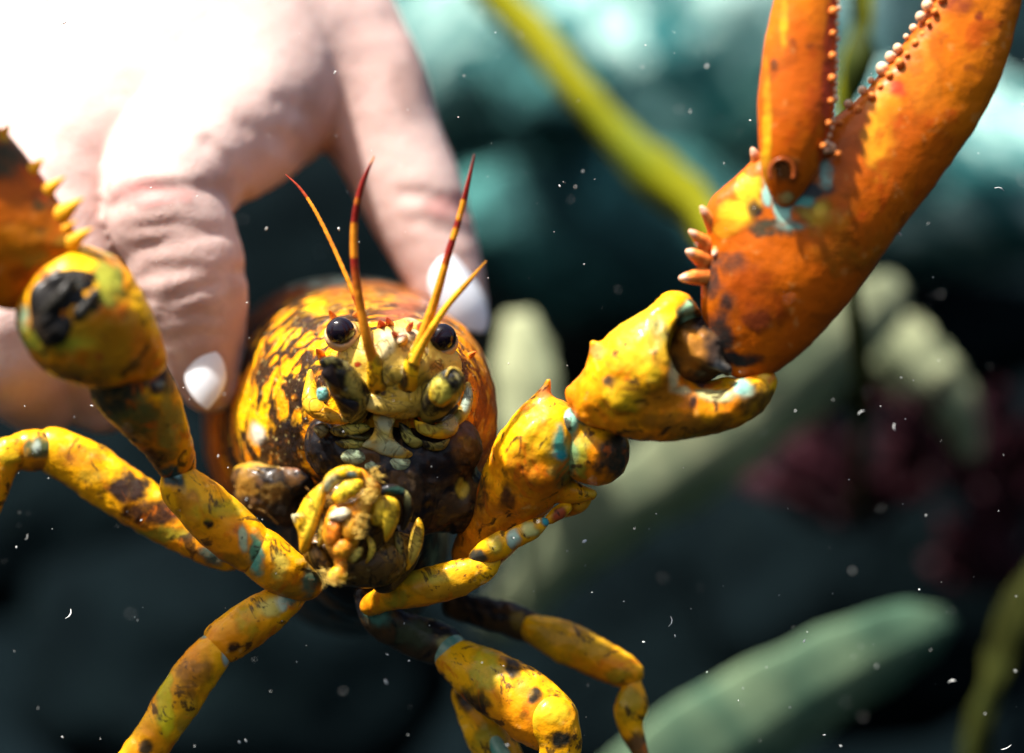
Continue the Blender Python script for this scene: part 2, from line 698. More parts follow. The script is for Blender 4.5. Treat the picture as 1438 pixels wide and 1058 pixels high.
def boulder(x, y, d, r, m, label, seed, group=None):
    me_n = 4
    import bmesh
    bm = bmesh.new()
    bmesh.ops.create_icosphere(bm, subdivisions=me_n, radius=1)
    V = np.array([v.co[:] for v in bm.verts])
    Q = np.array([[v.index for v in f.verts] for f in bm.faces])
    bm.free()
    f = 1 + d / DC
    dis = 1 + .20 * fbm(V + seed * 3.1, .9, seed, 3) + .06 * fbm(V + seed, .25, seed + 9, 3)
    # flattened facets, as broken rock has
    r0 = np.random.RandomState(seed)
    for _ in range(7):
        nrm = r0.normal(size=3)
        nrm /= np.linalg.norm(nrm)
        h = V @ nrm * dis
        lim = .72 + .2 * r0.rand()
        dis = np.where(h > lim, dis * (lim + (h - lim) * .25) / np.maximum(h, 1e-6), dis)
    V = V * dis[:, None] * np.array(r) * f + W(x, y, d)
    o = link('boulder', V, Q, m)
    tag(o, label, 'rock', group)


boulder(960, 60, 3600, (300, 250, 210), M_TEAL, 'large teal boulder with pale patches at the top, beside the open claw finger', 3)
boulder(610, 60, 4300, (250, 240, 220), M_TEAL, 'green-teal boulder behind the thumb at the top of the picture', 5)
boulder(1345, 250, 3000, (220, 200, 150), M_TEAL, 'pale spotted teal boulder at the right edge beyond the large claw', 8)
boulder(780, 130, 2700, (120, 110, 95), M_TEALD, 'small dark rock crossed by the yellow kelp strand', 12)
boulder(1200, -60, 4600, (330, 250, 240), M_TEAL, 'teal boulder behind the gap between the claw fingers', 14)
boulder(830, 330, 3000, (230, 180, 130), M_TEALD, 'dark green rock under the yellow kelp strand, left of the claw', 16)
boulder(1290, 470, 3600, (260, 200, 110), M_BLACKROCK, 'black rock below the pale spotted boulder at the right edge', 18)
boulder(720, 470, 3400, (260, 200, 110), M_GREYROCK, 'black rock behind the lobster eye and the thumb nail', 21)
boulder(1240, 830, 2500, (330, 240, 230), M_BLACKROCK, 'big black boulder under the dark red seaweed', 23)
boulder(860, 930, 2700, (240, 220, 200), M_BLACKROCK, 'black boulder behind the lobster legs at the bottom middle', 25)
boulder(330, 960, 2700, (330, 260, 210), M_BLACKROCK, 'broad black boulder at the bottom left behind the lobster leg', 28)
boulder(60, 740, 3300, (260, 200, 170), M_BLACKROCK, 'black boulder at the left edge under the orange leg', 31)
boulder(420, 420, 3300, (230, 200, 190), M_BLACKROCK, 'black rock in the gap between index finger and thumb', 33)


# ------------------------------------------------------------------ seaweeds
def ribbon(name, pts, m, parent=None, n=40, wave=8, seed=0, label=None, thick=.10, wave_n=5, rag=.07):
    """a kelp blade: flat tapered body with thickness, ruffled edges and a raised midrib"""
    c = resample(pts, n)
    V, sides = [], 24
    for i in range(n):
        t = c[min(i + 1, n - 1), :3] - c[max(i - 1, 0), :3]
        t /= np.linalg.norm(t)
        s = np.cross(np.array([0, 1, 0.0]), t)
        s /= np.linalg.norm(s) + 1e-9
        u = np.cross(t, s)
        s2 = s * math.cos(.5) + u * math.sin(.5)
        u2 = np.cross(t, s2)
        r = c[i, 3]
        for j in range(sides):
            a = 2 * math.pi * j / sides
            x = math.cos(a) * (1 + rag * math.sin(i * .9 + seed * 2.3 + (2 if j < 7 or j > 17 else 0)) * math.sin(i * .37 + seed))
            ruf = wave * math.sin(i / n * wave_n * 6.28 + seed + (1.5 if x > 0 else 0)) * abs(x) ** 2
            th = r * thick * math.sin(a) * (1.25 - .75 * abs(x)) + r * .10 * math.exp(-(x / .15) ** 2) * math.sin(a)
            V.append(c[i, :3] + s2 * r * x + u2 * (th + ruf - r * .25 * (1 - x * x)))
    Q = [(i * sides + j, i * sides + (j + 1) % sides, (i + 1) * sides + (j + 1) % sides, (i + 1) * sides + j)
         for i in range(n - 1) for j in range(sides)]
    Q.append(tuple(range(sides))[::-1])
    Q.append(tuple((n - 1) * sides + j for j in range(sides)))
    return link(name, np.array(V), Q, m, parent, label=label)


o = ribbon('kelp_strand', [(600, -130, 1500, 25), (690, -15, 1450, 27), (745, 45, 1400, 28), (800, 110, 1350, 25), (860, 185, 1300, 27),
                           (930, 250, 1250, 38), (985, 300, 1200, 30), (1030, 360, 1150, 24), (1080, 400, 1130, 14), (1120, 425, 1120, 5)],
           M_KELPY, wave=5, thick=.22, n=60)
tag(o, 'bright yellow kelp strand running diagonally behind the lobster, from the top to the claw', 'seaweed')

k = thing('bladder_kelp', W(1200, 900, 900), 'thin upright olive kelp with a dark oval float between the claw fingers', 'seaweed')
tube('stem', [(1195, -140, 820, 7), (1202, -10, 800, 9), (1207, 40, 800, 9), (1205, 100, 800, 14), (1190, 170, 800, 10), (1187, 300, 800, 10), (1195, 400, 820, 11), (1205, 480, 870, 15), (1212, 560, 1000, 13), (1208, 640, 1300, 9), (1205, 720, 1700, 8)], M_OLIVE, k, n=60)
sdf('float_bladder', [Chain([(1208, 40, 792, 8), (1208, 75, 785, 21), (1202, 105, 785, 21), (1194, 150, 792, 7)], k=10)], M_KELPD, k, step=4)
ribbon('leaf', [(1216, -30, 805, 8), (1212, 30, 800, 13), (1195, 80, 803, 15), (1182, 140, 805, 12), (1184, 220, 805, 6)], M_KELPY, k, wave=3)

o = ribbon('kelp', [(880, 1180, 1230, 120), (960, 1085, 1210, 112), (1080, 1000, 1180, 92), (1170, 945, 1160, 80), (1250, 905, 1140, 66), (1300, 885, 1130, 48), (1328, 876, 1128, 24), (1340, 872, 1128, 4)],
           M_KELPG, rag=.03, wave=4, thick=.16)
tag(o, 'broad pale green kelp blade with rounded tip at the bottom right', 'seaweed')
o = ribbon('kelp', [(690, 890, 1500, 30), (770, 800, 1450, 52), (860, 720, 1420, 66), (960, 655, 1400, 72), (1060, 580, 1380, 76), (1150, 500, 1350, 70), (1235, 425, 1330, 50), (1265, 400, 1330, 20)],
           M_KELPP, wave=5, thick=.16, seed=2)
tag(o, 'long pale grey-green kelp blade lying behind the lobster arm and claw', 'seaweed')
o = ribbon('kelp', [(1225, 415, 1500, 10), (1250, 470, 1500, 46), (1290, 520, 1500, 52), (1335, 570, 1500, 40), (1365, 640, 1550, 14)],
           M_KELPP, wave=5, thick=.16, seed=5)
tag(o, 'short yellowish green kelp blade above the dark red seaweed', 'seaweed')
o = ribbon('kelp', [(728, 440, 1300, 20), (735, 500, 1300, 46), (742, 570, 1300, 52), (745, 640, 1300, 44), (740, 740, 1350, 24), (735, 860, 1400, 8)],
           M_KELPP, wave=4, thick=.16, seed=8)
tag(o, 'upright pale green kelp blade between the lobster head and its arm', 'seaweed')
o = ribbon('kelp_strand', [(1500, 760, 1000, 16), (1440, 830, 1000, 22), (1410, 900, 1000, 24), (1390, 970, 1000, 17), (1372, 1030, 1020, 20), (1360, 1120, 1050, 14)],
           M_OLIVE, wave=6, thick=.2, seed=1)
tag(o, 'narrow olive kelp strand hanging at the bottom right edge', 'seaweed')


def red_tuft(x, y, d, size, nfr, seed, label):
    r0 = random.Random(seed)
    k = thing('red_seaweed', W(x, y + size, d), label, 'seaweed')
    for i in range(nfr):
        a = r0.uniform(-1.25, 1.25)
        L = size * r0.uniform(.8, 1.7)
        bx, by, bd = x + r0.uniform(-.3, .3) * size, y + size * r0.uniform(.5, 1.0), d + r0.uniform(-120, 120)
        ex, ey, ed = bx + math.sin(a) * L, by - math.cos(a) * L, bd + r0.uniform(-150, 150)
        mx, my = (bx + ex) / 2 + r0.uniform(-.2, .2) * size, (by + ey) / 2 + r0.uniform(-.2, .2) * size
        ribbon('frond', [(bx, by, bd, 6), (mx, my, (bd + ed) / 2, size * .16), ((mx + ex) / 2, (my + ey) / 2, (bd + 2 * ed) / 3, size * .2), (ex, ey, ed, 6)],
               M_REDW, k, n=18, wave=9, seed=i, thick=.15)


red_tuft(1390, 590, 1700, 120, 22, 4, 'dark red bushy seaweed at the right edge below the black rock')
red_tuft(1210, 640, 1800, 110, 20, 6, 'dark maroon seaweed clump in the shade below the claw')
red_tuft(1430, 720, 1750, 110, 16, 13, 'very dark red seaweed low at the right edge above the olive strand')
red_tuft(1290, 560, 1600, 60, 10, 9, 'small reddish seaweed tuft in front of the green kelp blade')

# ------------------------------------------------------------------ the hand
person = thing('person', W(-80, -250, 720), 'pale hand with white painted nails gripping the lobster from above', 'person')


def creases(P, d, lines):
    p = to_px(P)
    wob = 6 * vnoise(P, 34, 77) + 1.2 * vnoise(P, 14, 78)
    amp = .62 + .55 * vnoise(P, 40, 79)
    for (pts, depth, wid, dmax) in lines:
        dist = None
        for a, b in zip(pts[:-1], pts[1:]):
            a, b = np.array(a, float), np.array(b, float)
            ba = b - a
            t = np.clip(((p[:, :2] - a) @ ba) / (ba @ ba), 0, 1)
            e = np.sqrt(((p[:, :2] - a - t[:, None] * ba) ** 2).sum(1))
            dist = e if dist is None else np.minimum(dist, e)
        dist = dist + wob
        depth = depth * amp
        g = np.exp(-(dist / wid) ** 2) * np.clip((dmax - p[:, 2]) / 25, 0, 1)
        d = d + depth * g
    return d


CREASE = [
    ([(150, 290), (200, 268), (255, 262), (305, 268)], 7, 11, 205),
    ([(180, 322), (235, 316), (300, 322)], 3.5, 8, 205),
    ([(190, 350), (250, 336), (330, 326)], 3, 9, 205),
    ([(192, 392), (222, 384), (260, 376), (340, 384)], 6, 10, 205),
    ([(205, 420), (232, 430), (262, 410), (300, 398)], 5.5, 9, 205),
    ([(222, 452), (262, 442), (310, 446)], 3, 8, 205),
    ([(232, 480), (270, 468), (318, 474)], 2.5, 8, 205),
    ([(290, 205), (330, 232), (340, 280)], 6, 13, 330),
    ([(345, 180), (390, 195), (425, 215)], 4.5, 14, 400),
    ([(390, 140), (430, 160), (448, 200)], 4, 14, 420),
    ([(565, 272), (620, 280), (655, 296)], 4, 11, 420),
    ([(580, 312), (620, 318), (655, 330)], 3, 10, 420),
]


def hand_post(P, d):
    d = creases(P, d, CREASE)
    return d + 1.2 * fbm(P, 70, 21, 2) + .3 * fbm(P, 16, 31, 2)


index = Chain([(385, 140, 380, 92), (238, 262, 190, 86), (256, 345, 172, 79), (272, 415, 172, 74), (296, 535, 196, 46)], k=22)
thumb = Chain([(400, -60, 520, 110), (505, 100, 440, 84), (545, 200, 415, 75), (590, 300, 395, 68), (640, 425, 372, 46)], k=24)
middle = Chain([(215, 70, 410, 100), (100, 225, 290, 96), (100, 420, 225, 84), (142, 552, 300, 58)], k=24)
ring = Chain([(60, 60, 470, 98), (-30, 240, 330, 94), (5, 460, 190, 84), (55, 552, 270, 62)], k=24)
little = Chain([(-90, 80, 560, 88), (-180, 240, 430, 76), (-140, 390, 390, 68), (-100, 500, 400, 50)], k=24)
palm_b = [Chain([(-330, -560, 980, 190), (-120, -300, 760, 200), (60, -160, 640, 190)], fy=.8, k=30),
          Chain([(40, -180, 640, 170), (350, 90, 440, 105)], k=0), Chain([(0, -180, 640, 170), (200, 40, 460, 110)], k=0),
          Chain([(-60, -160, 650, 160), (50, 40, 510, 105)], k=0), Chain([(-110, -160, 680, 150), (-90, 60, 580, 95)], k=0),
          Blob(330, 20, 430, (130, 100, 120)),
          Chain([(270, 80, 430, 112), (160, 200, 310, 84)]), Chain([(100, 60, 470, 112), (20, 220, 350, 84)]), Chain([(350, 60, 440, 110), (300, 160, 330, 84)])]
SKINPAINT = [
    (205, 272, 62, (.54, .22, .20), .95, 22), (290, 262, 34, (.50, .28, .25), .5, 20),
    (628, 292, 34, (.50, .22, .20), .9, 26), (640, 470, 50, (.50, .22, .19), .7, 26),
    (255, 440, 60, (.50, .33, .30), .6, 30), (330, 470, 26, (.50, .31, .29), .6, 70),
    (288, 520, 48, (.54, .33, .30), .5, 62), (570, 120, 28, (.50, .30, .25), .6, 40),
    (445, 200, 30, (.42, .24, .19), .6, 70),
]


def hand():
    groups = [[index], [thumb], [middle], [ring], [little], palm_b]
    allp = [index, thumb, middle, ring, little] + palm_b
    lo = np.min([p.box()[0] for p in allp], 0) - 30
    hi = np.max([p.box()[1] for p in allp], 0) + 30

    def fn(P):
        d = None
        for p in palm_b:
            e = p(P)
            d = e if d is None else smin(d, e, 110)
        f = None
        for p in (index, thumb, middle, ring, little):
            e = p(P)
            d = smin(d, e, 42) if False else d
            f = e if f is None else smin(f, e, 8)
        d = smin(d, f, 85)
        return hand_post(P, d)
    V, Q = surface_nets(fn, lo, hi, 6.0)
    link('hand', V, Q, M_SKIN, person, paint=SKINPAINT)


hand()


def nail(c, along, normal, L, Wd, m=M_NAIL, th=5.0, point=.75):
    along = np.array(along, float)
    along /= np.linalg.norm(along)
    nr = np.array(normal, float)
    nr -= along * (nr @ along)
    nr /= np.linalg.norm(nr)
    sd_ = np.cross(along, nr)
    V, Q, nu, nv = [], [], 17, 25
    for lay in (0, 1):
        for i in range(nv):
            s = -1 + 2 * i / (nv - 1)
            w = math.sqrt(max(0, 1 - abs(s) ** 2.6)) if s < 0 else (1 - s ** 1.8) ** point
            w = max(w, .02)
            for j in range(nu):
                q = -1 + 2 * j / (nu - 1)
                e = q * w
                h = -Wd * .42 * e * e - (L * .10 * max(0, s) ** 2) - L * .10 * s * s
                if lay == 1:
                    h -= th
                V.append(c + along * s * L + sd_ * e * Wd + nr * h)
    n1 = nu * nv
    for i in range(nv - 1):
        for j in range(nu - 1):
            a = i * nu + j
            Q.append((a, a + 1, a + nu + 1, a + nu))
            Q.append((n1 + a, n1 + a + nu, n1 + a + nu + 1, n1 + a + 1))
    for i in range(nv - 1):
        for j in (0, nu - 1):
            a = i * nu + j
            b = a + nu
            Q.append((a, b, n1 + b, n1 + a) if j == 0 else (b, a, n1 + a, n1 + b))
    for i in (0, nv - 1):
        for j in range(nu - 1):
            a = i * nu + j
            Q.append((a + 1, a, n1 + a, n1 + a + 1) if i == 0 else (a, a + 1, n1 + a + 1, n1 + a))
    return link('fingernail', np.array(V), Q, m, person)


nail(W(285, 532, 123), W(290, 590, 130) - W(280, 470, 126), (-.18, -1, .12), 46, 31, point=.95)
nail(W(656, 412, 305), W(690, 466, 325) - W(620, 356, 305), (.42, -.75, .48), 66, 46, th=6)

# ------------------------------------------------------------------ the lobster
lob = thing('lobster', W(510, 760, 300), 'yellow and orange lobster with black mottling and raised claws held in a hand', 'lobster')


def carapace():
    # depth, centre x, centre y, half width, height above and below the centre
    rings = [(-46, 562, 540, 40, 30, 40), (-40, 561, 545, 75, 60, 60), (-22, 558, 552, 98, 84, 80), (10, 552, 566, 122, 112, 100), (60, 540, 585, 156, 148, 120),
             (110, 524, 597, 176, 176, 128), (170, 511, 604, 186, 196, 132), (225, 504, 608, 187, 206, 134), (252, 500, 610, 184, 204, 134),
             (268, 497, 610, 190, 206, 138), (300, 494, 612, 200, 214, 142), (380, 490, 612, 204, 220, 146), (520, 486, 608, 196, 216, 144), (680, 482, 600, 176, 200, 140), (780, 480, 596, 150, 176, 130)]
    R = np.array(rings, float)
    n, sides = 110, 128
    tt = np.linspace(0, len(R) - 1.001, n)
    V, pat, rgba = [], [], []
    for t in tt:
        i = int(t)
        f = t - i
        p0, p1, p2, p3 = R[max(i - 1, 0)], R[i], R[i + 1], R[min(i + 2, len(R) - 1)]
        r = .5 * (2 * p1 + (p2 - p0) * f + (2 * p0 - 5 * p1 + 4 * p2 - p3) * f * f + (3 * p1 - p0 - 3 * p2 + p3) * f ** 3)
        fs = 1 + r[0] / DC
        for j in range(sides):
            a = 2 * math.pi * j / sides
            ca, sa = math.cos(a), math.sin(a)
            ex = 2 / 2.25
            x = r[3] * math.copysign(abs(ca) ** ex, ca)
            z = (r[4] if sa > 0 else r[5]) * math.copysign(abs(sa) ** ex, sa)
            V.append(W(r[1], r[2], r[0]) + np.array([x, 0, z]) * fs)
            pat.append((ca * 2.3, sa * 2.3, r[0] / 30.0))
    V = np.array(V)
    nz = fbm(V, 70, 2, 3) * 2.6 + fbm(V, 18, 7, 2) * 1.9
    ctr = V.reshape(n, sides, 3).mean(1).repeat(sides, 0)
    dirv = V - ctr
    dirv /= np.linalg.norm(dirv, axis=1)[:, None] + 1e-6
    V = V + dirv * nz[:, None]
    Q = np.array([(i * sides + (j + 1) % sides, i * sides + j, (i + 1) * sides + j, (i + 1) * sides + (j + 1) % sides)
                  for i in range(n - 1) for j in range(sides)])
    p = to_px(V)
    rgba = paint_values(V, [(360, 610, 11, (.85, .78, .62), 1, 17), (500, 415, 70, (.36, .09, .02), .6, 22), (590, 430, 60, (.36, .10, .04), .7, 30), (470, 430, 24, (.05, .02, .01), .7, 10), (540, 412, 26, (.05, .02, .012), .7, 8), (600, 440, 16, (.06, .05, .04), .7, 12), (430, 450, 22, (.05, .02, .01), .7, 9),  # top marks paint the dimness below the hand; pale spot paints a highlight
                            (405, 620, 16, BLK, .9, 40), (425, 560, 12, BLK, .8, 20)])
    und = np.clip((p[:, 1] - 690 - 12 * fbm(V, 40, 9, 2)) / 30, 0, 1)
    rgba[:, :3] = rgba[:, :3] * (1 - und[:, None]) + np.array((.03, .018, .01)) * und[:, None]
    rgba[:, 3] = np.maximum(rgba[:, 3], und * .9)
    # redder back with the hand's shade painted in, an orange band behind the neck groove
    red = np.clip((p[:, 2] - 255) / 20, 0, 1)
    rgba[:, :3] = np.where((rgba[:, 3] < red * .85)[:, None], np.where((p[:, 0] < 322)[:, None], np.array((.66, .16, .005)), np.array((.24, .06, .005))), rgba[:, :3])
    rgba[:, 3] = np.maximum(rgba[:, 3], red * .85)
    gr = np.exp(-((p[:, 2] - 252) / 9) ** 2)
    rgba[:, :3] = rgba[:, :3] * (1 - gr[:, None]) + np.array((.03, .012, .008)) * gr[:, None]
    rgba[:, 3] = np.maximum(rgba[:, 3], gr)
    rt = np.clip((p[:, 0] - 632) / 40, 0, 1) * .6  # dark red paints the right flank as the side away from the sun
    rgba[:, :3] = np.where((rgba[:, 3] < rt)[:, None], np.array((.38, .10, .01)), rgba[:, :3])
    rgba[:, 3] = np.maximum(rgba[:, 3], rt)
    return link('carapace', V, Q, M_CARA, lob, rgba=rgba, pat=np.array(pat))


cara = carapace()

# abdomen behind the carapace, seen only from the side
ab = []
for i in range(6):
    d0 = 790 + i * 110
    ab.append(Blob(478 - i * 4, 600 + i * i * 6, d0, (150 - i * 10, 78, 150 - i * 10)))
sdf('abdomen', ab, M_DARK, lob, k=6, step=10)
sdf('thorax', [Chain([(530, 720, 30, 70), (520, 770, 150, 100), (500, 760, 420, 130), (490, 740, 760, 110)], k=20)], M_DARK, lob, step=8, rough=5)

# face plate between and under the eyes
sdf('face', [Chain([(520, 505, -52, 36), (560, 500, -62, 38), (605, 512, -52, 34)], k=14), Chain([(530, 545, -62, 30), (560, 560, -68, 28), (595, 552, -62, 30)], k=12),
             Chain([(496, 500, -48, 22), (500, 540, -50, 24)]), Chain([(628, 512, -46, 20), (622, 550, -48, 22)]),
             Chain([(545, 485, -75, 24), (548, 520, -90, 22)]), Chain([(585, 488, -75, 20), (582, 520, -90, 20)])],
    M_FACE, lob, k=14, step=3.0, rough=1.6,
    paint=[(532, 575, 30, (.58, .34, .05), .5, 12), (588, 575, 30, (.55, .32, .05), .5, 12), (538, 553, 5, (.12, .05, .02), 1, 4), (541, 480, 16, CREAM, .8, 22), (566, 470, 26, (.75, .62, .38), .7, 14),
           (612, 512, 14, (.5, .18, .03), .6, 14), (503, 513, 6, (.5, .06, .02), 1, 4), (470, 480, 10, BRN, .5, 14)])

# rostrum with small red-tipped side spines
ros = sdf('rostrum', [Chain([(574, 470, 40, 24), (571, 472, -20, 21), (566, 477, -76, 12), (562, 481, -122, 3)], fy=1, k=8), Chain([(548, 462, -30, 10), (590, 462, -30, 10)])], M_FACE, lob, step=3, rough=1.2,
          paint=[(560, 470, 12, (.80, .52, .36), .8), (590, 446, 20, (.35, .42, .32), .6, 10), (548, 440, 16, (.72, .3, .06), .7, 14), (575, 440, 14, (.75, .65, .5), .7, 10)])
for (x, y, d, x2, y2, d2, r) in [(537, 462, -55, 533, 450, -95, 8), (548, 456, -60, 543, 446, -98, 6), (588, 466, -60, 594, 452, -98, 8), (602, 470, -52, 606, 458, -92, 7), (556, 472, -90, 550, 466, -120, 5), (574, 462, -85, 580, 452, -115, 5)]:
    tube('spine', [(x, y, d, r), ((x + x2) / 2, (y + y2) / 2, (d + d2) / 2, r * .7), (x2, y2, d2, .6)], M_SPINE, ros, n=10, sides=10,
         band=lambda t: ((.55, .06, .02), 1.0 if t > .55 else 0.0))
for (x, y, d, x2, y2, d2, r) in [(452, 500, 0, 444, 490, -30, 7), (468, 445, 20, 462, 436, -8, 5), (655, 546, -10, 667, 548, -40, 5), (660, 500, 10, 668, 494, -12, 5), (500, 443, 10, 505, 437, -18, 5)]:
    tube('spine', [(x, y, d + 20, r), ((x + x2) / 2, (y + y2) / 2, (d + d2) / 2, r * .7), (x2, y2, d2, .6)], M_SPINE, cara, n=8, sides=10)

# eyes
for (x, y, sx, tilt) in [(478, 465, 1, -18), (621, 474, -1, 8)]:
    e = sdf('eye', [Blob(x, y, -72, (20, 19, 19.5))], M_EYE, lob, k=0, step=1.6)
    sdf('eye_rim', [Blob(x + 1.5 * sx, y + 6, -62, (24, 20, 23))], M_RIM, e, k=0, step=2.0, cuts=[Blob(x - 1.0 * sx, y - 3.0, -80, (21.5, 30, 21))], ck=1.5,
        paint=[(x + 10 * sx, y + 16, 24, (.72, .55, .42), .8, 8)])
    sdf('eyestalk', [Chain([(x, y + 2, -60, 18), (x + 26 * sx, y + 8, -10, 20)])], M_FACE, e, step=2.5)

# antennules: base and two whips each
def whip_band(seed, base, dk, start=.25, dens=1.0):
    r0 = np.random.RandomState(seed)
    ph = r0.rand(4) * 6.28

    def f(t):
        v = math.sin(t * 17 * dens + ph[0]) + .8 * math.sin(t * 41 * dens + ph[1])
        a = min(1, max(0, (v + .15 + (t - .5) * 1.6) * 3)) * min(1, max(0, (t - start) * 5))
        c = tuple(b * (1 - a) + q * a for b, q in zip(base, dk))
        return c, 1.0
    return f


for (bx, by, sx) in [(531, 545, 1), (574, 545, -1)]:
    b = sdf('antennule', [Chain([(bx, by, -82, 15), (bx - 3 * sx, by - 22, -100, 13), (bx - 6 * sx, by - 42, -112, 9)], k=5), Chain([(bx + 8 * sx, by - 6, -92, 9), (bx + 10 * sx, by - 24, -98, 5)])],
            M_PALP, lob, k=6, step=2.0, rough=.8,
            paint=[(bx + 10 * sx, by - 12, 8, (.05, .035, .012), .9, 22), (bx - 10 * sx, by - 30, 5, BRN, .7, 6), (bx, by + 8, 6, (.04, .02, .01), .8, 4), (bx + 2, by - 40, 9, (.16, .10, .02), .6, 12)])
    DR = (.20, .012, .008)
    if sx > 0:
        tube('whip', [(527, 515, -108, 9), (516, 478, -122, 8.0), (506, 430, -130, 6.8), (498, 370, -138, 6.2), (498, 310, -142, 5.4), (508, 260, -146, 4.2), (526, 219, -150, .9)], M_ANT, b, n=150,
             band=whip_band(1, (.66, .22, .012), DR, .3, .8))
        tube('whip', [(524, 513, -100, 7), (510, 450, -92, 5.0), (485, 385, -80, 3.6), (450, 310, -62, 3.0), (424, 268, -50, 2.2), (401, 245, -40, .6)], M_ANT, b, n=80,
             band=whip_band(4, (.62, .22, .012), (.30, .03, .01), .1, .5))
    else:
        tube('whip', [(581, 508, -108, 9.5), (594, 470, -120, 8), (613, 415, -130, 6.6), (630, 355, -138, 5.6), (644, 310, -140, 5), (656, 262, -144, 3.6), (666, 217, -148, .8)], M_ANT, b, n=150,
             band=whip_band(8, (.68, .25, .012), DR, .3, 1.0))
        tube('whip', [(580, 510, -116, 8.5), (600, 472, -126, 6.4), (628, 430, -132, 5), (656, 398, -135, 4), (683, 367, -138, 1.2)], M_ANT, b, n=70,
             band=whip_band(6, (.74, .36, .015), (.5, .2, .01), .1, .6))

def dome(name, out, d, bulge, m, parent, paint=None, tilt=(0, 0), back=10, n=40, rough=.8, apex=(0, 0), label=None):
    """one shell plate: a smooth outline, domed in front and thick behind; tilt = depth change per u to the right and downwards"""
    o_ = np.array(out, float)
    k = len(o_)
    pts = []
    for s_ in np.arange(n) / n * k:
        i = int(s_)
        t = s_ - i
        a, b, c, e = o_[(i - 1) % k], o_[i % k], o_[(i + 1) % k], o_[(i + 2) % k]
        pts.append(.5 * (2 * b + (c - a) * t + (2 * a - 5 * b + 4 * c - e) * t * t + (3 * b - a - 3 * c + e) * t ** 3))
    pts = np.array(pts)
    ctr = pts.mean(0)
    rows = []
    lev = [(.15, 1), (.35, 1), (.55, 1), (.72, 1), (.86, 1), (.95, 1), (1.0, 1), (.97, -1), (.85, -1), (.5, -1)]
    V = []
    for s_, side in lev:
        for p in pts:
            q = ctr + (p - ctr) * s_ + np.array(apex) * (1 - s_)
            dd = tilt[0] * (q[0] - ctr[0]) + tilt[1] * (q[1] - ctr[1])
            h = math.sqrt(max(0, 1 - s_ ** 2.4))
            dd += -bulge * h if side > 0 else back * h
            V.append(W(q[0], q[1], d + dd))
    L = len(lev)
    V.append(W(*(ctr + np.array(apex)), d - bulge))
    V.append(W(*ctr, d + back))
    V = np.array(V)
    V[:, 1] += rough * fbm(V, 9, 4, 2)
    Q = []
    for i in range(L - 1):
        for j in range(n):
            j2 = (j + 1) % n
            Q.append((i * n + j, i * n + j2, (i + 1) * n + j2, (i + 1) * n + j))
    for j in range(n):
        j2 = (j + 1) % n
        Q.append((L * n, j2, j))
        Q.append((L * n + 1, (L - 1) * n + j, (L - 1) * n + j2))
    ob = link(name, V, Q, m, parent, paint=paint, label=label)
    return ob


DKB = (.022, .014, .010)
# large antennae: stout stalks, the whips broken off short
a1 = sdf('antenna', [Chain([(496, 580, -62, 18), (496, 560, -84, 24), (486, 542, -106, 24), (474, 524, -124, 20)], k=8)], M_MOUTH, lob, step=2.0, rough=1.4,
         paint=[(496, 535, 13, (.40, .33, .07), .9, 22), (484, 512, 10, (.22, .19, .06), .8, 8), (492, 572, 18, BLK, .95, 12), (505, 560, 5, (.30, .26, .05), .8, 14), (470, 545, 10, BRN, .8, 8)])  # black mark paints the shadow under the stalk
dome('broken_stub', [(452, 519), (466, 506), (476, 527), (477, 545), (465, 542), (453, 530)], -140, 7, M_DARK, a1, [(466, 528, 30, (.02, .013, .012), 1)], tilt=(.3, .1), back=20)
dome('stalk_plate', [(449, 506), (467, 499), (482, 509), (478, 520), (468, 506), (454, 516)], -144, 4, M_MOUTH, a1, [(468, 506, 18, (.15, .13, .04), .8, 8)], tilt=(.3, .1), back=16)
dome('stalk_plate', [(462, 548), (474, 546), (488, 560), (504, 566), (500, 580), (486, 572), (468, 560)], -116, 6, M_DARK, a1, [(470, 550, 9, (.30, .14, .06), .8), (490, 570, 14, BLK, .9)], back=14)  # black mark continues the painted shadow below the stalk
dome('stalk_plate', [(445, 547), (456, 543), (462, 552), (460, 563), (447, 562)], -92, 6, M_FACE, a1, [(452, 554, 14, (.16, .40, .34), .95)])
sdf('antenna_scale', [Chain([(436, 522, -30, 4), (436, 546, -56, 9), (438, 568, -66, 13), (456, 582, -72, 11), (480, 588, -72, 8), (503, 585, -70, 4)], k=6)], M_PALP, a1, step=2.2, rough=1.2,
    paint=[(437, 560, 16, (.80, .50, .03), .8, 30), (462, 588, 20, (.68, .36, .03), .8, 8), (438, 526, 6, (.55, .2, .03), .9, 8), (490, 590, 14, (.40, .32, .08), .8, 6)])
a2 = sdf('antenna', [Chain([(604, 580, -62, 16), (612, 564, -86, 22), (624, 549, -108, 24), (635, 535, -124, 18)], k=8)], M_MOUTH, lob, step=2.0, rough=1.4,
         paint=[(618, 548, 16, (.48, .40, .06), .9, 18), (646, 545, 8, (.04, .035, .02), .9, 18), (625, 572, 22, BLK, .9, 7), (598, 566, 8, BLK, .8, 16)])
dome('stalk_plate', [(604, 545), (616, 531), (624, 530), (626, 542), (636, 548), (640, 556), (622, 572), (607, 566), (602, 556)], -126, 9, M_PALP, a2, [(615, 552, 20, (.50, .40, .05), .9, 18), (617, 534, 6, (.48, .52, .12), .9, 8)], tilt=(-.1, .2), back=20)
dome('broken_stub', [(626, 526), (633, 518), (645, 525), (650, 540), (642, 552), (632, 545), (627, 538)], -132, 6, M_MOUTH, a2, [(638, 536, 14, (.09, .08, .03), .9), (640, 530, 6, (.40, .32, .14), .8, 9)], tilt=(-.3, .2), back=20)
tube('stalk_rim', [(626, 530, -140, 1.5), (632, 518, -138, 2.2), (643, 520, -134, 2.4), (650, 534, -128, 2.2), (652, 548, -120, 1.4)], M_FACE, a2, n=20, sides=8)
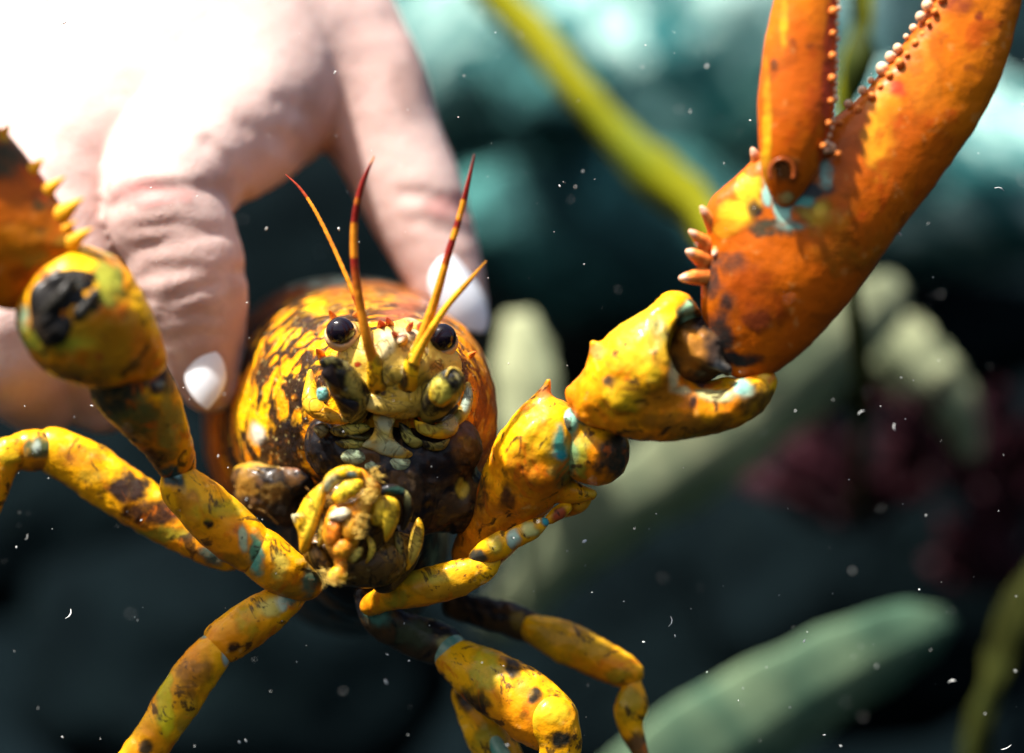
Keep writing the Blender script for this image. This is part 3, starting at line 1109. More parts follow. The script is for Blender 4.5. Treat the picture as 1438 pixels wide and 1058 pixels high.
sdf('antenna_scale', [Chain([(657, 540, -40, 4), (657, 560, -58, 7), (650, 580, -66, 8), (638, 592, -68, 7)], k=6)], M_FACE, a2, step=2.2, rough=1, paint=[(655, 560, 10, (.30, .36, .26), .9, 26), (640, 590, 10, (.4, .3, .06), .8)])
dome('jaw_plate', [(582, 590), (595, 600), (615, 595), (640, 583), (645, 595), (638, 611), (615, 617), (587, 607)], -70, 9, M_PALP, a2, [(600, 604, 26, (.42, .32, .04), .9, 8), (634, 598, 12, (.48, .30, .05), .9, 14), (610, 597, 22, (.06, .05, .02), .7, 4)], back=18)
dome('jaw_plate', [(596, 578), (620, 580), (642, 568), (640, 580), (620, 592), (600, 590)], -78, 6, M_DARK, a2, [(620, 582, 30, (.03, .026, .016), .9)], back=16)

# mouth region: pale labrum, nodules, jaw plates
mo = sdf('mouth', [Chain([(470, 625, -10, 45), (540, 650, -10, 60), (630, 630, -10, 46)]), Chain([(560, 690, 0, 70), (640, 700, 20, 50)])], M_DARK, lob, step=3.5, rough=9, k=24,
         paint=[(500, 620, 24, (.20, .17, .04), .7, 14), (652, 684, 11, (.62, .38, .03), .9, 16), (610, 650, 40, BLK, .8, 40)])
dome('lip', [(524, 584), (540, 580), (556, 584), (552, 600), (553, 616), (566, 628), (580, 638), (566, 646), (540, 640), (522, 632), (508, 626), (522, 612), (526, 598)], -70, 10, M_FACE, mo,
     [(540, 596, 16, (.40, .40, .22), .9, 14), (538, 615, 9, (.40, .34, .06), .9, 10), (548, 630, 30, (.32, .36, .21), .9, 14), (516, 624, 12, (.36, .38, .20), .9, 8)], back=24)
dome('lip', [(508, 560), (522, 552), (548, 560), (572, 554), (588, 558), (582, 572), (560, 582), (530, 582), (512, 574)], -88, 9, M_FACE, mo, [(545, 572, 40, (.62, .40, .06), .8, 8), (520, 566, 14, (.70, .52, .16), .8, 8)], back=30)
for out in [[(478, 640), (490, 631), (508, 634), (514, 645), (502, 653), (484, 650)], [(540, 650), (556, 640), (576, 645), (574, 658), (556, 664)], [(512, 652), (524, 648), (534, 656), (526, 664), (514, 660)]]:
    dome('jaw_nodule', out, -64, 11, M_FACE, mo, [(out[0][0] + 18, out[0][1], 40, (.26, .32, .19), .95)], back=16)
for out, cl in [([(462, 604), (480, 596), (508, 594), (520, 602), (500, 612), (476, 614)], (.42, .36, .06)), ([(470, 620), (490, 616), (512, 622), (504, 630), (482, 630)], (.30, .27, .06)), ([(480, 612), (500, 610), (518, 616), (506, 619)], (.10, .09, .03)),
                ([(560, 594), (574, 600), (582, 612), (596, 622), (582, 630), (566, 618)], (.36, .32, .07)), ([(590, 618), (612, 622), (632, 616), (622, 632), (600, 632)], (.20, .16, .04)), ([(440, 600), (456, 594), (462, 606), (450, 616)], (.12, .10, .04))]:
    dome('jaw_plate', out, -62, 9, M_MOUTH, mo, [(out[2][0] - 12, out[2][1] + 4, 30, cl, .9, 12)], back=16)


# third maxillipeds folded in front of the mouth
def bristles(parent, spots, seed, ln=16):
    r0 = random.Random(seed)
    V, Q = [], []
    for (x, y, d, ax, ay, spread, n) in spots:
        for _ in range(n * 6 // 10):
            a = math.atan2(ay, ax) + r0.gauss(0, spread)
            L = ln * r0.uniform(.5, 1.25)
            b = W(x + r0.uniform(-6, 6), y + r0.uniform(-8, 8), d + r0.uniform(-8, 10))
            e = b + np.array([math.cos(a) * L, r0.uniform(-.6, .2) * L, -math.sin(a) * L])
            mid = (b + e) / 2 + np.array([r0.uniform(-1, 1), 0, r0.uniform(-1, 1)])
            i0 = len(V)
            for q, r in ((b, .62), (mid, .5)):
                for kk in range(3):
                    an = kk * 2.094
                    V.append(q + np.array([math.cos(an), math.sin(an), math.sin(an + .7)]) * r)
            V.append(e)
            for kk in range(3):
                k2 = (kk + 1) % 3
                Q += [(i0 + kk, i0 + k2, i0 + 3 + k2, i0 + 3 + kk), (i0 + 3 + kk, i0 + 3 + k2, i0 + 6)]
    return link('bristles', np.array(V), Q, M_HAIR, parent, kind='stuff')


def plate(pts, m, parent, paint, fy=.7, name='mouthpart_segment', k=8, step=2.4, rough=1.0):
    return sdf(name, [Chain(pts, fy=fy, k=k)], m, parent, step=step, rough=rough, paint=paint)


mx = dome('maxilliped', [(452, 679), (458, 694), (456, 708), (446, 739), (437, 766), (429, 778), (421, 774), (419, 751), (409, 725), (417, 720), (429, 698)], -124, 16, M_PALP, lob,
          [(438, 725, 20, (.84, .56, .03), .9, 50), (412, 726, 7, (.70, .62, .34), .9, 7), (452, 684, 8, (.40, .34, .08), .7, 10)], tilt=(-.25, .1), back=16, apex=(2, -4))


def mp(out, d, bulge, m, paint=None, tilt=(0, 0), back=14, apex=(0, 0), name='mouthpart_plate', parent=None):
    return dome(name, out, d, bulge, m, parent or mx, paint, tilt, back, 36, .9, apex)


mp([(449, 684), (461, 667), (466, 672), (459, 695)], -132, 5, M_DARK, [(456, 682, 20, (.03, .08, .04), .9)])
sdf('mouthpart_segment', [Chain([(458, 688, -134, 7), (466, 674, -142, 10), (484, 663, -146, 9), (503, 664, -146, 6)], k=4)], M_PALP, mx, step=1.8, rough=1, paint=[(466, 676, 16, (.58, .50, .22), .8, 14), (495, 666, 9, (.32, .58, .60), 1, 6), (484, 671, 12, (.04, .05, .04), .9, 3), (461, 684, 6, (.28, .38, .32), .8, 9)])
mp([(472, 688), (485, 674), (505, 673), (511, 681), (503, 694), (487, 704), (472, 708), (466, 698)], -148, 10, M_PALP, [(488, 684, 22, (.84, .60, .03), .9, 12), (491, 693, 3, BRN, .8), (484, 702, 12, (.66, .40, .03), .7, 6)])
mp([(507, 658), (526, 672), (536, 687), (524, 704), (511, 688), (501, 668)], -136, 10, M_PALPO, [(520, 676, 10, (.72, .46, .10), .8, 8)])
mp([(464, 712), (454, 739), (454, 760), (466, 784), (484, 794), (500, 772), (508, 747), (523, 710), (515, 694), (491, 706)], -138, 14, M_PALPO, [(470, 770, 20, (.30, .13, .02), .7, 30), (512, 705, 12, (.66, .34, .03), .8, 20)], back=40)
mp([(461, 729), (468, 718), (483, 713), (494, 720), (488, 729), (474, 733)], -162, 9, M_FACE, [(477, 722, 20, (.82, .70, .44), .95)])
mp([(457, 739), (464, 731), (478, 734), (479, 755), (468, 768), (458, 763)], -160, 10, M_PALPO, [(468, 746, 12, (.66, .17, .008), .9, 22)])
mp([(481, 733), (495, 721), (504, 739), (500, 757), (487, 760), (480, 751)], -158, 10, M_PALPO, [(492, 735, 8, (.74, .36, .03), .8, 16)])
mp([(467, 770), (478, 757), (493, 763), (494, 775), (482, 786), (470, 783)], -160, 12, M_PALPO)
mp([(470, 782), (486, 784), (486, 806), (474, 806)], -152, 9, M_PALPO)
mp([(460, 809), (467, 798), (478, 794), (486, 800), (488, 812), (476, 822), (465, 820)], -156, 12, M_PALP, [(480, 800, 9, (.66, .22, .015), .8)])
mp([(524, 706), (534, 697), (552, 698), (561, 708), (561, 727), (553, 747), (541, 763), (537, 743), (522, 737), (519, 723)], -122, 14, M_PALP, [(541, 722, 24, (.82, .53, .03), .9, 34), (526, 726, 3, (.3, .16, .02), .8)], tilt=(.2, 0), apex=(-2, -8))
sdf('mouthpart_segment', [Chain([(524, 700, -112, 4), (546, 688, -114, 8), (566, 696, -108, 8), (573, 716, -100, 8), (566, 742, -96, 4)], k=4)], M_DARK, mx, step=1.8, rough=1, paint=[(553, 688, 14, (.02, .06, .04), .8, 6), (572, 702, 5, (.44, .40, .14), .9, 18), (572, 724, 12, (.03, .02, .012), .9, 20)])
mp([(515, 754), (522, 756), (528, 770), (522, 784), (513, 792), (517, 774)], -124, 6, M_PALP, [(521, 770, 12, (.74, .50, .05), .9, 20)])
mp([(487, 787), (497, 772), (509, 769), (507, 780), (495, 791)], -146, 6, M_PALP, [(499, 780, 16, (.76, .58, .10), .9, 12)])
mp([(577, 747), (587, 727), (595, 739), (594, 762), (585, 786), (570, 802), (573, 770)], -78, 9, M_PALP, [(585, 760, 14, (.58, .38, .05), .9, 36)])
mp([(553, 752), (560, 748), (568, 766), (562, 790), (552, 800), (555, 776)], -88, 6, M_PALPB, [(560, 765, 8, (.36, .26, .05), .8, 20)])
mp([(505, 792), (530, 770), (552, 765), (560, 790), (545, 812), (516, 818)], -96, 12, M_PALPB, back=40)
mp([(432, 770), (444, 762), (456, 772), (470, 800), (460, 812), (440, 798)], -112, 12, M_PALPB, [(442, 778, 8, (.4, .22, .06), .8)], back=40)
mp([(446, 740), (452, 722), (458, 735), (456, 762), (446, 768)], -130, 7, M_PALPB, [(452, 740, 12, (.5, .30, .03), .8, 26)], back=20)
sdf('mouthpart_base', [Chain([(446, 772, -70, 22), (480, 790, -80, 32), (530, 790, -76, 34), (562, 770, -50, 28)])], M_PALPB, mx, step=3, rough=4, k=14)
sdf('mouthpart_base', [Chain([(540, 810, -50, 24), (560, 770, -40, 34), (575, 730, -25, 20)])], M_DARK, mx, step=3, rough=4)
sdf('mouthpart_base', [Chain([(470, 700, -80, 30), (510, 720, -90, 36), (500, 770, -90, 30)])], M_PALPB, mx, step=3, rough=4)
bristles(mx, [(522, 664, -150, .6, .8, .6, 40), (512, 700, -160, 1, -.15, .35, 40), (503, 730, -172, 1, -.05, .35, 36), (501, 750, -172, 1, -.5, .4, 26), (474, 816, -166, -.2, -1, .9, 50), (462, 806, -160, -1, .2, .5, 20), (514, 690, -152, 1, .1, .3, 26)], 3, 18)

# side of the head under the carapace edge: frilled gill-cover edge on the left
fr = sdf('cheek', [Chain([(350, 672, 105, 22), (385, 682, 92, 26), (425, 676, 64, 20)], k=14), Chain([(354, 702, 105, 22), (400, 716, 92, 24)], k=14)], M_DARK, lob, k=16, step=3, rough=8,
         paint=[(340, 648, 22, (.62, .34, .02), .9, 14), (392, 652, 30, (.42, .24, .03), .8, 6), (350, 690, 14, (.36, .18, .02), .9, 7), (372, 668, 26, (.04, .025, .012), .8, 7), (400, 700, 30, (.02, .016, .012), .9, 26), (370, 650, 26, (.45, .26, .05), .8, 8), (345, 680, 14, (.4, .2, .03), .8, 24), (410, 655, 16, (.30, .12, .06), .8, 7), (380, 690, 26, (.16, .09, .02), .8, 14)])
for pts in [[(338, 664, 96, 1.7), (360, 660, 78, 2.2), (382, 672, 70, 1.7)], [(372, 666, 74, 1.7), (384, 680, 66, 2.2), (392, 702, 70, 1.1)], [(390, 657, 66, 2.2), (412, 667, 56, 2.8), (436, 692, 46, 1.7)], [(330, 684, 96, 2.2), (352, 680, 86, 2.8), (368, 702, 82, 1.7)],
            [(350, 712, 86, 2.2), (372, 718, 80, 2.8), (392, 738, 80, 1.7)]]:
    tube('fringe', pts, M_PALPB, fr, n=16, sides=10, band=lambda t: ((.34, .20, .06), .8 if t < .6 else .2))

# ---------------------------------------------------------------- right arm and claw
arm = sdf('arm', [Chain([(668, 778, 40, 34), (712, 712, 0, 48), (752, 640, -50, 58), (770, 605, -62, 46)], k=16), Chain([(748, 604, -60, 26), (770, 536, -74, 4)]), Chain([(800, 690, -40, 20), (830, 694, -50, 7)]), Chain([(728, 640, -40, 20), (708, 614, -46, 5)]), Blob(760, 668, -96, (20, 14, 16)), Blob(726, 690, -60, (22, 14, 26), 40), Chain([(720, 650, -84, 15), (742, 610, -100, 12), (764, 596, -98, 8)], k=4)],
          M_ARM, lob, k=10, step=3.2, rough=5.0,
          paint=[(750, 610, 40, (.80, .48, .012), .8, 40), (735, 660, 26, (.74, .24, .01), .7, 40), (696, 735, 40, (.60, .18, .01), .6, 40), (672, 700, 18, BLK, .7, 40), (716, 700, 14, (.05, .02, .01), .8, 22), (765, 548, 10, (.76, .26, .06), .9, 12),
                 (790, 668, 22, (.20, .15, .02), .7, 18), (800, 640, 30, (.16, .20, .06), .8, 30), (784, 620, 9, TURQ, 1, 28), (786, 640, 8, (.03, .30, .32), 1, 8), (828, 690, 12, (.8, .45, .02), .9)])
sdf('arm_joint', [Blob(835, 632, -66, (48, 44, 50)), Chain([(792, 600, -82, 20), (830, 580, -90, 18)])], M_ARM, arm, k=10, step=3.0, rough=4.5,
    paint=[(864, 644, 26, (.045, .040, .026), .9, 32), (815, 640, 18, (.40, .36, .03), .9, 36), (820, 585, 24, (.12, .26, .14), .9, 14), (800, 598, 10, (.22, .46, .34), 1, 20), (852, 582, 12, (.7, .25, .02), .9, 10), (800, 640, 12, (.14, .24, .10), .9, 40)])
sdf('arm_joint', [Chain([(790, 720, 0, 8), (812, 706, -20, 14), (826, 692, -30, 8)], k=6)], M_ARM, arm, step=3, paint=[(815, 700, 20, (.8, .36, .02), .9), (796, 716, 8, (.5, .06, .02), .9)])
sdf('wrist', [Chain([(838, 566, -100, 36), (890, 528, -116, 62), (926, 500, -118, 62), (945, 470, -118, 46), (948, 432, -116, 22)], k=22), Chain([(880, 570, -112, 44), (960, 574, -116, 42), (1040, 560, -112, 32), (1070, 536, -108, 20)], k=20),
              Chain([(856, 522, -116, 24), (832, 482, -128, 5)]), Chain([(806, 552, -100, 12), (814, 540, -104, 6)]), Blob(880, 556, -160, (26, 14, 20), 20), Blob(920, 520, -176, (20, 12, 26), -30), Chain([(890, 475, -140, 16), (922, 446, -140, 14), (942, 428, -136, 10)], k=4), Blob(990, 584, -142, (34, 12, 12), 8)], M_ARM, arm, k=12, step=3.2, rough=5.0,
    cuts=[Blob(1000, 492, -160, (62, 72, 62)), Blob(1040, 470, -110, (50, 60, 60))], ck=8,
    paint=[(905, 480, 50, (.84, .52, .015), .85, 56), (870, 560, 40, (.80, .48, .012), .8, 30), (925, 560, 34, (.74, .24, .01), .8, 26), (960, 596, 70, (.36, .13, .01), .8, 18), (1060, 560, 30, (.14, .07, .01), .8, 26),
           (855, 536, 10, (.05, .03, .03), .9, 9), (886, 546, 14, (.2, .06, .01), .7, 5), (838, 492, 12, (.75, .24, .05), .9, 14),
           (972, 490, 46, (.34, .13, .02), 1, 44), (996, 510, 26, (.08, .035, .03), 1, 40), (965, 446, 22, (.04, .06, .03), .9, 20), (968, 440, 9, (.35, .60, .32), 1, 22), (925, 460, 12, (.12, .16, .05), .8, 26),
           (945, 530, 9, CREAM, .9, 20), (960, 548, 12, CREAM, .8, 8), (1000, 556, 36, (.50, .48, .20), .9, 9), (1040, 545, 16, (.24, .48, .38), 1, 12), (972, 566, 7, BLK, .9, 14)])

sdf('joint_membrane', [Blob(978, 492, -106, (44, 36, 46)), Chain([(996, 486, -104, 32), (1030, 478, -98, 30)]), Chain([(960, 470, -136, 10), (985, 500, -142, 13), (1020, 520, -138, 8)])], M_DARK, arm, k=14, step=3, rough=7, paint=[(968, 488, 34, (.40, .16, .02), .95, 40), (1008, 505, 26, (.04, .025, .018), .95, 44), (1018, 515, 14, (.26, .26, .25), .7, 7), (1035, 480, 26, (.02, .022, .018), .9, 50)])  # grey mark paints a highlight on the dark membrane
claw = sdf('claw', [Chain([(1052, 492, -112, 38), (1062, 455, -116, 66), (1090, 388, -122, 98), (1156, 300, -126, 98), (1250, 208, -126, 78), (1324, 112, -124, 70), (1372, 8, -122, 56), (1400, -110, -120, 40), (1384, -220, -118, 16)], fy=.48, k=16),
                    Chain([(1030, 300, -130, 36), (1092, 262, -132, 46)], fy=.6, k=0)], M_CLAW, lob, k=24, step=3.6, rough=1.6,
           paint=[(1240, 170, 26, (.78, .24, .008), .75, 70), (1290, 90, 30, (.74, .20, .008), .7, 70), (1230, 200, 22, (.76, .30, .01), .9, 44), (1345, 5, 26, (.30, .04, .02), .5, 26),
                  (1050, 420, 60, (.44, .07, .004), .7, 50), (1065, 452, 22, (.16, .03, .008), .9, 20), (1262, 128, 13, (.40, .035, .008), .95, 14), (1022, 368, 26, (.05, .03, .02), .7, 18), (1000, 396, 16, (.035, .025, .02), .8, 26),
                  (1035, 300, 26, (.80, .46, .015), .95, 20), (1052, 268, 20, (.80, .44, .015), .95, 30), (1022, 322, 22, (.76, .30, .012), .8, 12), (1085, 320, 40, (.05, .04, .02), .8, 14), (1060, 296, 12, BLK, .9, 14),
                  (1150, 300, 36, (.30, .22, .02), .8, 26), (1154, 296, 10, (.6, .5, .06), .8, 10), (1130, 268, 46, (.03, .035, .035), .95, 20), (1100, 296, 13, (.26, .52, .42), 1, 24), (1124, 282, 22, (.08, .34, .28), .9, 9), (1078, 262, 8, (.28, .50, .42), 1, 24), (1160, 242, 12, (.28, .44, .34), 1, 20),
                  (1110, 318, 22, (.10, .26, .22), .8, 6), (1014, 470, 20, (.02, .02, .018), .9, 54), (1040, 505, 30, (.02, .02, .02), .9, 12), (1375, 25, 8, (.2, .02, .01), .8), (1190, 345, 60, (.44, .16, .008), .5, 60)])
fing = sdf('movable_finger', [Chain([(1102, 282, -168, 8), (1104, 258, -174, 22), (1109, 222, -177, 38), (1116, 170, -177, 48), (1119, 120, -174, 49), (1126, 50, -170, 46), (1138, -40, -164, 37), (1158, -140, -152, 25), (1190, -225, -140, 6)], fy=.62, k=16)], M_CLAW, claw, step=3.2, rough=1.2,
    paint=[(1165, 150, 14, (.46, .05, .008), .9, 60), (1168, 60, 13, (.44, .05, .008), .9, 60), (1160, 210, 14, (.50, .06, .008), .85, 30), (1178, -20, 12, (.44, .05, .008), .9, 50), (1076, 180, 8, (.80, .42, .012), .7, 110), (1100, 20, 8, (.80, .42, .012), .7, 60),  # bright orange left-edge marks paint the sunlit rim
           (1098, 236, 22, (.30, .07, .01), .9, 26), (1098, 240, 15, (.14, .05, .012), 1, 18), (1088, 90, 6, (.14, .04, .01), .9, 10), (1136, 66, 8, (.25, .05, .01), .6, 6), (1112, 65, 8, (.25, .05, .01), .5, 12), (1104, 276, 14, (.66, .5, .16), .8, 10)])
tube('joint_ring', [(1098 + 17 * math.cos(a), 244 - 20 * math.sin(a), -203 + 3 * abs(math.cos(a)), 3.6) for a in [i * math.pi / 8 for i in range(-1, 10)]], M_CLAW, claw, n=40, sides=10, band=lambda t: ((.20, .04, .008), .8))


def bead(x, y, d, r, parent, m=M_TOOTH, name='tooth'):
    return sdf(name, [Blob(x, y, d, (r, r, r * 1.05))], m, parent, k=0, step=max(1.2, r / 4), rough=.6)


CV = np.array([v.co[:] for v in claw.data.vertices]) / S + np.array(list(claw.location + lob.location)) / S
CP = to_px(CV)


def claw_edge(y):
    q = CP[(np.abs(CP[:, 1] - y) < 3) & (CP[:, 0] > 1165)]
    j = q[:, 0].argmin()
    return q[j, 0], q[j, 2]


edge = [(1186, 208), (1198, 186), (1209, 165), (1222, 146), (1234, 127), (1246, 113), (1257, 97), (1269, 80), (1280, 68), (1292, 52), (1302, 40), (1314, 24), (1324, 8), (1333, -10), (1342, -30), (1350, -52)]
r1 = random.Random(5)
for i, (x, y) in enumerate(edge):
    ex_, ed_ = claw_edge(y)
    rr = r1.uniform(5.4, 8.4)
    bead(ex_ + r1.uniform(-3, 1), y, ed_ - 10 + r1.uniform(-4, 4), rr * r1.uniform(.75, 1.1), claw)
    bead(ex_ + 11, y + 9, ed_ - 22, r1.uniform(4, 7), claw, M_SPINE, 'tubercle')
FP = to_px(np.array([v.co[:] for v in fing.data.vertices]) / S + np.array(list(fing.location + claw.location + lob.location)) / S)
for i in range(22):
    y = 212 - i * 10.5
    q = FP[np.abs(FP[:, 1] - y) < 3]
    e_ = q[q[:, 0].argmax()]
    bead(e_[0] + r1.uniform(-2, .5), y, e_[2] - 3, r1.uniform(3.0, 5.2), claw)
    if i % 3 == 1:
        bead(e_[0] - 6, y + 4, e_[2] - 16, r1.uniform(4, 6.5), claw, M_SPINE, 'tubercle')
for (x, y, x2, y2, r) in [(1006, 322, 984, 290, 8), (994, 345, 968, 324, 8), (990, 366, 964, 352, 9), (992, 388, 954, 391, 9), (1012, 340, 1002, 360, 7), (1070, 240, 1056, 208, 8), (1066, 286, 1046, 274, 6), (1110, 310, 1122, 300, 5), (1030, 296, 1020, 276, 7)]:
    tube('spine', [(x, y, -128, r * 1.7), ((x * .6 + x2 * .4), (y * .6 + y2 * .4), -136, r * 1.25), ((x * .2 + x2 * .8), (y * .2 + y2 * .8), -143, r * .75), (x2, y2, -146, r * .3)], M_SPINE, claw, n=14, sides=12,
         band=lambda t: ((.80, .46, .30), min(1, max(0, (t - .5) * 3))))

# ---------------------------------------------------------------- left arm and claw, nearer the camera
larm = sdf('arm', [Chain([(252, 664, -60, 24), (228, 610, -110, 36), (196, 556, -150, 52), (176, 535, -170, 50)], k=16), Chain([(212, 620, -120, 14), (194, 615, -134, 5)]), Chain([(236, 650, -100, 10), (224, 648, -112, 5)])], M_ARM, lob, k=10, step=3.4, rough=4.5,
           paint=[(170, 560, 50, (.045, .045, .025), .92, 36), (200, 590, 40, (.14, .12, .025), .85, 30), (232, 540, 26, BLK, .95, 22), (226, 540, 8, (.2, .24, .2), .7, 5), (240, 600, 20, (.34, .24, .03), .8, 44), (214, 530, 10, (.5, .12, .02), .8, 8),
                  (196, 616, 12, (.75, .30, .03), .9, 8), (212, 650, 26, (.06, .03, .01), .8, 26), (245, 664, 16, (.03, .07, .06), .95, 16)])
sdf('wrist', [Chain([(100, 402, -230, 56), (112, 440, -236, 86), (140, 470, -232, 72), (186, 492, -214, 40), (208, 506, -204, 24)], k=24), Chain([(150, 380, -225, 22), (160, 420, -226, 30)], k=8), Chain([(190, 462, -222, 16), (199, 436, -232, 5)])], M_ARM, larm, k=12, step=3.4, rough=4.5,
    paint=[(150, 490, 80, (.62, .27, .01), .8, 44), (205, 490, 24, (.66, .18, .01), .8, 30), (100, 520, 70, (.28, .13, .015), .7, 18), (60, 470, 60, (.34, .33, .03), .85, 30), (90, 480, 50, (.50, .45, .03), .8, 10), (150, 395, 22, (.28, .28, .03), .9, 50),
           (64, 484, 7, (.02, .02, .01), .9, 10), (138, 502, 6, (.35, .06, .01), .9, 5), (32, 440, 10, (.22, .34, .2), .8, 20)])
jm = dome('joint_membrane', [(44, 404), (82, 380), (128, 382), (148, 408), (146, 446), (128, 458), (108, 470), (78, 486), (56, 478), (42, 446)], -306, 16, M_DARK, larm,
          [(95, 430, 90, (.014, .012, .010), .95), (126, 450, 12, (.30, .27, .02), .9, 12), (100, 400, 12, (.05, .05, .04), .8)], tilt=(.12, -.1), back=60, rough=6)
sdf('joint_ridge', [Chain([(62, 440, -318, 9), (84, 418, -326, 10), (100, 396, -322, 8)]), Chain([(112, 440, -320, 9), (134, 414, -316, 8)])], M_DARK, larm, step=2.5, rough=3, paint=[(95, 420, 70, (.02, .018, .014), .9)])
lcl = sdf('claw', [Chain([(50, 382, -250, 40), (4, 344, -262, 80), (-76, 276, -270, 104), (-160, 170, -272, 104), (-230, 40, -270, 78), (-270, -120, -264, 40), (-262, -220, -260, 12)], fy=.5, k=26),
                   Chain([(-8, 226, -262, 34), (30, 280, -262, 34), (76, 340, -262, 26)], fy=.7)], M_CLAW, lob, k=22, step=4.0, rough=2.2,
          paint=[(10, 225, 40, (.06, .05, .02), .8, 36), (60, 285, 26, (.10, .07, .02), .7, 20), (6, 190, 10, (.6, .36, .02), .9, 10), (58, 328, 8, (.05, .02, .01), 1, 9), (14, 318, 8, (.2, .06, .01), .7, 7), (60, 366, 40, (.40, .28, .02), .6, 12), (95, 340, 22, (.55, .28, .02), .7, 12), (20, 340, 60, (.62, .20, .003), .6, 30)])
sdf('movable_finger', [Chain([(-40, 210, -310, 30), (-60, 120, -316, 44), (-90, 0, -310, 40), (-150, -120, -296, 22), (-200, -190, -284, 6)], fy=.6, k=14)], M_CLAW, lcl, step=5)
for (x, y, x2, y2, r) in [(-6, 206, 14, 174, 14), (34, 250, 62, 222, 14), (56, 276, 92, 248, 13), (46, 292, 72, 270, 10), (80, 306, 118, 278, 15), (80, 330, 108, 310, 11), (92, 346, 131, 320, 14)]:
    tube('spine', [(x, y, -266, r * 1.2), (x * .6 + x2 * .4, y * .6 + y2 * .4, -274, r * .75), (x2, y2, -280, .8)], M_SPINE, lcl, n=14, sides=12, band=lambda t: ((.80, .34, .01), .9))
sdf('arm_segment', [Chain([(258, 686, -70, 32), (300, 726, -66, 38), (350, 770, -62, 36)], k=10), Chain([(246, 676, -72, 22), (240, 660, -74, 16)])], M_LEG, larm, k=8, step=3, rough=3.5,
    paint=[(268, 712, 16, (.66, .26, .012), .9, 24), (291, 733, 8, (.02, .015, .01), 1, 8), (310, 715, 40, (.58, .46, .02), .6, 14), (310, 790, 60, (.40, .18, .01), .7, 14), (246, 672, 16, (.02, .05, .045), .95, 20), (250, 664, 7, (.30, .50, .46), 1, 9), (340, 755, 8, (.42, .52, .3), .9, 18), (360, 772, 12, (.08, .22, .12), .9, 30)])
sdf('arm_segment', [Chain([(366, 778, -58, 36), (400, 804, -52, 32), (432, 822, -40, 22)], k=10)], M_LEG, larm, step=3, rough=3.5,
    paint=[(360, 780, 12, (.12, .36, .24), .95, 36), (352, 770, 6, (.4, .6, .45), .9, 14), (390, 795, 14, (.60, .46, .06), .7, 30), (405, 828, 30, (.60, .26, .012), .8, 12), (436, 820, 14, (.10, .16, .10), .9, 26)])


# ---------------------------------------------------------------- walking legs
def leg(segs, first_name='leg'):
    root = None
    for i_, seg in enumerate(segs):
        pts, paint = seg[:2]
        ml = seg[2] if len(seg) > 2 else M_LEG
        pts = [[p[0], p[1], p[2], p[3] * .93] for p in pts]
        if i_:
            pts[0][3] *= .84
            e_ = last
            f_ = pts[0]
            rr_ = .90 * min(e_[3], f_[3] / .84)
            g_ = [f_[a] + .30 * (pts[1][a] - f_[a]) for a in range(3)]
            sdf('joint_membrane', [Chain([(*e_[:3], rr_), (*g_, rr_ * .92)], fy=.85)], M_MEMB, root, step=2.6, rough=2.5)
        if len(pts) > 2 and i_ < len(segs) - 1:
            pts[-1][3] *= 1.10
        last = pts[-1]
        if root is None:
            root = sdf(first_name, [Chain(pts, k=8, fy=.8)], ml, lob, step=3.0, rough=3.6, paint=paint)
        else:
            sdf('leg_segment', [Chain(pts, k=8, fy=.8)], ml, root, step=3.0, rough=3.6, paint=paint)


leg([([(420, 822, -20, 22), (392, 848, -40, 28), (352, 876, -52, 34), (316, 900, -58, 31)], [(378, 850, 20, (.62, .50, .10), .8, 18), (398, 842, 12, (.50, .58, .40), .9, 14), (418, 830, 20, (.08, .16, .12), .9, 22), (328, 908, 10, BLK, .7, 8), (345, 870, 24, (.66, .46, .02), .6, 24)]),
     ([(310, 903, -60, 30), (276, 946, -66, 34), (226, 1020, -72, 31), (178, 1092, -80, 28), (140, 1150, -84, 22)], [(296, 888, 16, (.14, .40, .38), 1, 14), (318, 912, 8, (.36, .46, .38), .9, 26), (270, 950, 28, (.36, .15, .015), .75, 26), (262, 1010, 22, (.66, .34, .015), .7, 36), (232, 985, 12, (.70, .56, .012), .8, 70), (204, 1052, 12, (.04, .025, .01), .9, 12), (268, 975, 8, (.2, .08, .01), .8, 10)]),
     ([(134, 1156, -86, 20), (90, 1230, -90, 14), (60, 1290, -92, 4)], None)])
leg([([(318, 778, 60, 26), (250, 745, 70, 32), (170, 690, 80, 40), (110, 650, 84, 38), (76, 632, 84, 32)], [(180, 690, 28, (.03, .015, .01), .95, 26), (215, 720, 40, (.05, .02, .01), .9, 18), (110, 640, 40, (.66, .24, .01), .7, 18), (97, 640, 8, (.22, .07, .01), .9, 8), (130, 670, 30, (.55, .36, .03), .6, 16), (230, 750, 60, (.34, .26, .02), .8, 12), (300, 780, 30, (.10, .14, .10), .9, 20)]),
     ([(84, 632, 78, 24), (50, 632, 76, 30), (30, 634, 76, 26)], [(55, 630, 22, (.08, .10, .04), .85, 18), (52, 628, 6, (.40, .48, .40), .8, 8), (55, 655, 14, (.45, .16, .02), .7, 8)]),
     ([(34, 630, 70, 27), (0, 650, 66, 30), (-22, 710, 60, 24), (-50, 790, 50, 16), (-70, 850, 46, 4)], [(10, 630, 26, (.74, .46, .012), .8, 26)])])
